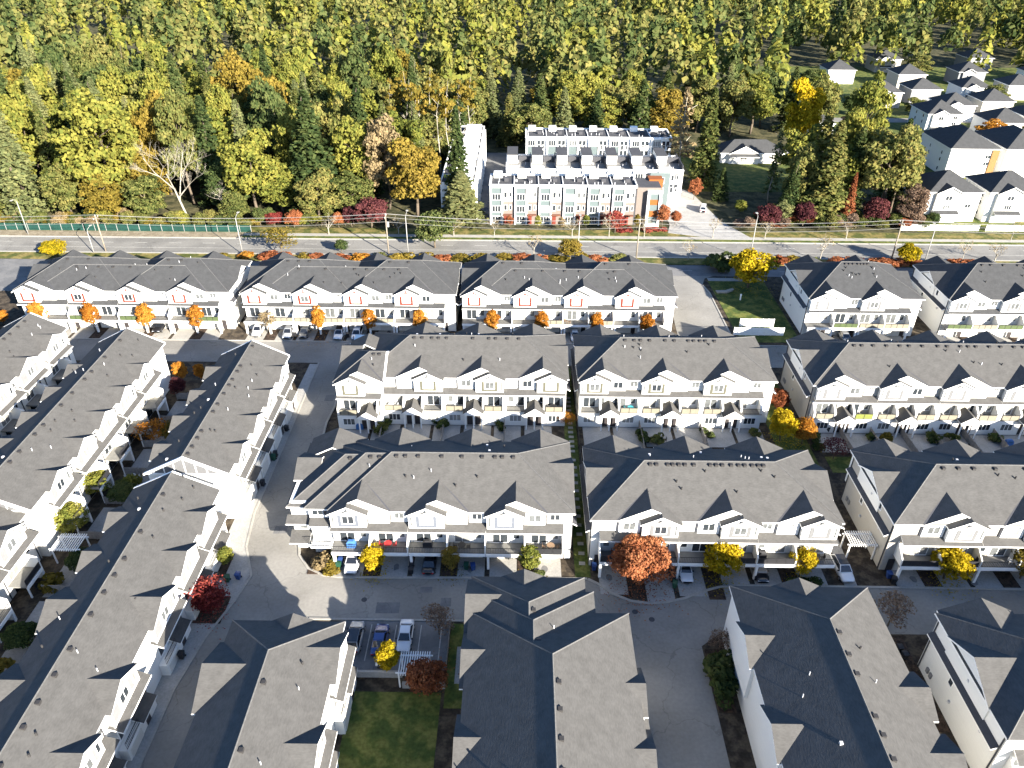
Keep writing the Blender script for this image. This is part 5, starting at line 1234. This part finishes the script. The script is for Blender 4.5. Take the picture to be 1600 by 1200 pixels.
for x, y, c, l in ((-24.4, 73.0, 'green', 'green wheeled bin beside the white car under the balcony'), (-24.3, 73.9, 'blue', 'blue wheeled bin behind the green one by the corner grass'), (-14.4, 73.2, 'black', 'black wheeled bin left of the black car'),
                   (-14.4, 72.3, 'black', 'black wheeled bin nearest the kerb left of the black car'), (-6.9, 73.2, 'green', 'green wheeled bin by the dull gold tree'), (-6.0, 73.1, 'blue', 'blue wheeled bin by the dull gold tree'),
                   (10.6, 73.4, 'blue', 'blue wheeled bin at the foot of the stone path'), (21.0, 72.6, 'black', 'black wheeled bin left of the white car by the rust maple'), (21.1, 71.5, 'black', 'black wheeled bin nearest the lane by the rust maple'),
                   (21.2, 70.4, 'green', 'green wheeled bin at the lane edge by the rust maple'), (50.6, 72.6, 'blue', 'blue wheeled bin at the foot of the beige end wall'), (50.9, 71.7, 'black', 'black wheeled bin before the beige end wall'),
                   (-39.9, 104.4, 'black', 'black wheeled bin by the stepped white row, farthest up the lane'), (-39.8, 97.3, 'black', 'black wheeled bin by the stepped white row, midway up the lane'), (-39.9, 96.4, 'green', 'green wheeled bin by the stepped white row'),
                   (-39.8, 90.0, 'black', 'black wheeled bin by the roof step of the white row'), (-40.4, 70.7, 'black', 'black wheeled bin by the small yellow-green tree'), (-38.9, 70.4, 'green', 'green wheeled bin between others at the lane bend'), (-37.6, 70.9, 'blue', 'blue wheeled bin at the lane bend kerb'),
                   (-40.4, 58.2, 'black', 'black wheeled bin below the red maple'), (47.0, 60.6, 'black', 'black wheeled bin in the near gap between roofs'), (47.2, 59.6, 'black', 'second black wheeled bin in the near gap, closer to the wall'),
                   (-27.2, 138.0, 'black', 'black wheeled bin right of the orange tree by the white suv'), (-35.8, 137.2, 'black', 'black wheeled bin between the two white cars on the lane'), (-46.8, 137.0, 'black', 'black wheeled bin between silver and dark cars'), (53.5, 106.0, 'black', 'black wheeled bin on a patio of the long porch row')):
    wheelie(x, y, c, l, RND.uniform(-.3, .3))
CHM = {n: mat('patio_'+n, c, .6, .05, 3) for n, c in dict(black=(.02, .02, .022), white=(.6, .6, .58), red=(.35, .03, .03), blue=(.04, .12, .3), teal=(.05, .3, .33), wood=(.2, .13, .08)).items()}
def chair(x, y, z, c, rz, label):
    r = thing('patio_chair', (x, y, z), rz, label, 'chair', 'patio chairs')
    link('seat', cached(('cs', c), lambda: MB().box(-.25, .25, -.25, .25, .4, .46).build('seat', CHM[c])), r)
    link('backrest', cached(('cb', c), lambda: MB().box(-.25, .25, .21, .26, .461, .95).build('backrest', CHM[c])), r)
    lm = cached(('cl', c), lambda: MB().box(-.02, .02, -.02, .02, 0, .4).build('leg', CHM[c]))
    for a in (-.22, .22):
        for q in (-.22, .22): link('leg', lm, r, (a, q, 0))
def table(x, y, z, c, label):
    r = thing('patio_table', (x, y, z), 0, label, 'table', 'patio tables')
    link('table_top', cached(('tt', c), lambda: MB().tube((0, 0, .7), (0, 0, .74), .55, .55, 14).build('table_top', CHM[c])), r)
    lm = cached(('tl', c), lambda: MB().box(-.025, .025, -.025, .025, 0, .7).build('leg', CHM[c]))
    for a in (-.3, .3):
        for q in (-.3, .3): link('leg', lm, r, (a, q, 0))
spots = [(-7.5, 74.2, 2.95, 'black', 'balcony over the dull gold tree'), (4.6, 74.3, 2.95, 'wood', 'balcony by the stone path'), (-17.6, 74.3, 2.95, 'red', 'balcony above an empty driveway'), (60.5, 72.8, 2.95, 'black', 'balcony behind the broad golden tree'),
         (40.2, 73.0, 2.95, 'black', 'balcony behind the oval yellow tree'), (67, 72.8, 2.95, 'white', 'balcony at the right end of the front row'), (-42, 138.9, 2.95, 'black', 'balcony behind the bright orange tree'), (9.5, 139.0, 2.95, 'wood', 'balcony near the alley gap'),
         (-22, 107.6, 3.02, 'white', 'deck of the corner row'), (6, 107.6, 3.02, 'black', 'deck beside the stone path'), (19.4, 107.4, 3.02, 'teal', 'deck of the three-gable row'), (-60.8, 91.2, .06, 'white', 'shaded left garden patio'), (24, 102.6, .06, 'black', 'patio of the three-gable row'),
         (74.5, 101.6, .06, 'black', 'patio of the long porch row'), (-62.6, 68.6, .06, 'black', 'lower left garden patio')]
for x, y, z, c, l in spots:
    table(x, y, z, c, c+' table, '+l)
    chair(x-.9, y, z, c, pi/2, c+' chair left of table, '+l); chair(x+.9, y, z, c, -pi/2, c+' chair right of table, '+l)
def barbecue(x, y, z, c, label):
    r = thing('barbecue', (x, y, z), 0, label, 'barbecue', 'covered barbecues')
    link('cover', MB().solid([(-.65, -.35, 0), (.65, -.35, 0), (.65, .35, 0), (-.65, .35, 0), (-.6, -.3, .85), (.6, -.3, .85), (.6, .3, .85), (-.6, .3, .85), (-.35, -.2, 1.15), (.35, -.2, 1.15), (.35, .2, 1.15), (-.35, .2, 1.15)],
         [(0, 1, 5, 4), (1, 2, 6, 5), (2, 3, 7, 6), (3, 0, 4, 7), (4, 5, 9, 8), (5, 6, 10, 9), (6, 7, 11, 10), (7, 4, 8, 11), (8, 9, 10, 11)]).build('cover', CHM[c]), r)
    link('handle', MB().box(-.3, .3, -.4, -.36, .8, .84).build('handle', BLACK), r)
barbecue(-22.6, 74.3, 2.95, 'blue', 'blue covered barbecue on the balcony above the white car')
barbecue(-27.4, 105.3, .06, 'blue', 'blue covered barbecue on the corner patio of the olive-trimmed row')
barbecue(83, 102.8, .06, 'blue', 'blue covered barbecue on a patio of the long porch row')
barbecue(-12.2, 74.5, 2.95, 'black', 'black covered barbecue above the black car')
barbecue(33.0, 73.4, 2.95, 'black', 'black covered barbecue above the black car between yellow trees')
barbecue(-61.2, 104.0, .06, 'blue', 'blue covered barbecue in the left garden by the fence')
# playground pieces, lamp post, sign
r = thing('garden_bench', (48.0, 160.6, .05), .3, 'pale curved stone bench on the playground lawn', 'bench')
link('seat', MB().prism_z([(-2.2, -.3), (0, -.9), (2.2, -.3), (2.2, .5), (0, -.1), (-2.2, .5)], .3, .5).build('seat', CONCP), r); link('base', MB().prism_z([(-2, -.2), (0, -.8), (2, -.2), (2, .4), (0, -.2), (-2, .4)], 0, .3).build('base', CONC), r)
r = thing('play_post', (50.6, 156.5, .05), 0, 'small white post on the playground lawn', 'post'); link('post', MB().tube((0, 0, 0), (0, 0, 1.3), .18, .18, 8).build('post', WHITE), r); link('cap', MB().tube((0, 0, 1.3), (0, 0, 1.5), .26, .1, 8).build('cap', WHITE), r)
r = thing('utility_cabinet', (49.6, 179.0, .1), 0, 'pale utility cabinet on the verge by the main road', 'cabinet'); link('body', MB().box(-.8, .8, -.5, .5, 0, 1.2).build('body', CONCP), r); link('lid', MB().box(-.85, .85, -.55, .55, 1.2, 1.3).build('lid', WHITE), r)
r = thing('service_box', (-16.3, 57.3, .03), 0, 'white twin service box on the wall end of the parking lot', 'service box')
for a in (-.35, .12): link('box', MB().box(a, a+.25, -.5, .5, .9, 1.25).build('box', WHITE), r)
link('stand', MB().box(-.3, .3, -.1, .1, 0, .9).build('stand', DARKG), r)
mh = MB().tube((0, 0, -.02), (0, 0, .012), .38, .38, 16).build('manhole_cover', DARKG)
for i, (x, y, l) in enumerate(((-32.4, 62.2, 'round manhole cover in the shaded lane junction'), (-35.4, 59.2, 'round manhole cover nearest the stepped white row'), (15.4, 66.2, 'dark manhole cover at the lane bend by the rust maple'), (17.4, 65.0, 'dark manhole cover left of the light streak in the lane'), (-20, 67.6, 'manhole cover in the lane by the parking lot'))):
    link('manhole_cover', mh, None, (x, y, .024), label=l, cat='manhole cover', group='manhole covers in the lanes')
# fallen leaves round the street trees, stains and repairs on the paving
q = np.random.RandomState(8)
for x, y, rad, m, n, l in ((16.6, 70.2, 4.5, F_RUST, 520, 'rust'), (27.6, 71.6, 3.0, F_YEL, 200, 'y'), (38.5, 71.8, 2.4, F_YEL, 160, 'y'), (58.2, 71.8, 3.2, F_YEL, 220, 'y'), (-19.5, 72.2, 2.2, F_YEL, 150, 'y'), (-8.9, 72.2, 2.0, F_GOLD, 120, 'g'), (1.8, 72.2, 2.0, F_GOLD, 120, 'g'),
                           (-39, 64.8, 2.6, F_RED, 160, 'r'), (-100, 137.4, 4, F_ORG, 120, 'o'), (-78, 137.2, 4, F_ORG, 120, 'o'), (-42, 137.4, 4, F_ORG, 140, 'o'), (4.7, 137.4, 5, F_ORG, 140, 'o'), (54, 162, 6, F_YEL, 300, 'y'), (45.5, 103, 3.5, F_YEL, 220, 'y'), (-10, 57, 3, F_RUST, 140, 'r')):
    P = np.stack([x+q.normal(0, rad*.5, n), y+q.normal(0, rad*.5, n), np.full(n, .1)], 1)
    me = leaf_mesh('fallen_leaves', P, np.tile([0., 0, 3.], (n, 1)), .17, 5); me.materials.append(m); link('fallen_leaves', me, kind='stuff')
for i in range(9):
    x, y = RND.choice(((RND.uniform(-36, -33), RND.uniform(60, 120)), (RND.uniform(-25, 90), RND.uniform(65.2, 69.8)), (RND.uniform(-60, 40), RND.uniform(128, 134)), (RND.uniform(14.5, 22), RND.uniform(46, 62))))
    if 10 < x < 28 and y > 66: continue
    b = MB(); a, c = RND.uniform(.5, 1.6), RND.uniform(.4, 1.2); b.prism_z([(x-a, y-c), (x+a, y-c*.9), (x+a*.95, y+c), (x-a*1.04, y+c*.95)], 0, .0285); structure('asphalt_patch', b, ASPHD)
for x, y in ((-22.6, 72.6), (-12, 72.6), (-16.6, 73.4), (-6.4, 73.2), (3.8, 73.4), (23, 71.4), (33, 72), (12.6, 72), (62, 72), (54, 72.4), (-84, 137.4), (-55, 137.2), (-16.4, 60.2), (-13.4, 60.4)):
    b = MB(); n = 9; b.prism_z([(x+(.35+.2*RND.random())*cos(6.283*k/n), y+(.5+.3*RND.random())*sin(6.283*k/n)) for k in range(n)], 0, .0385); structure('oil_stain', b, ASPHD)
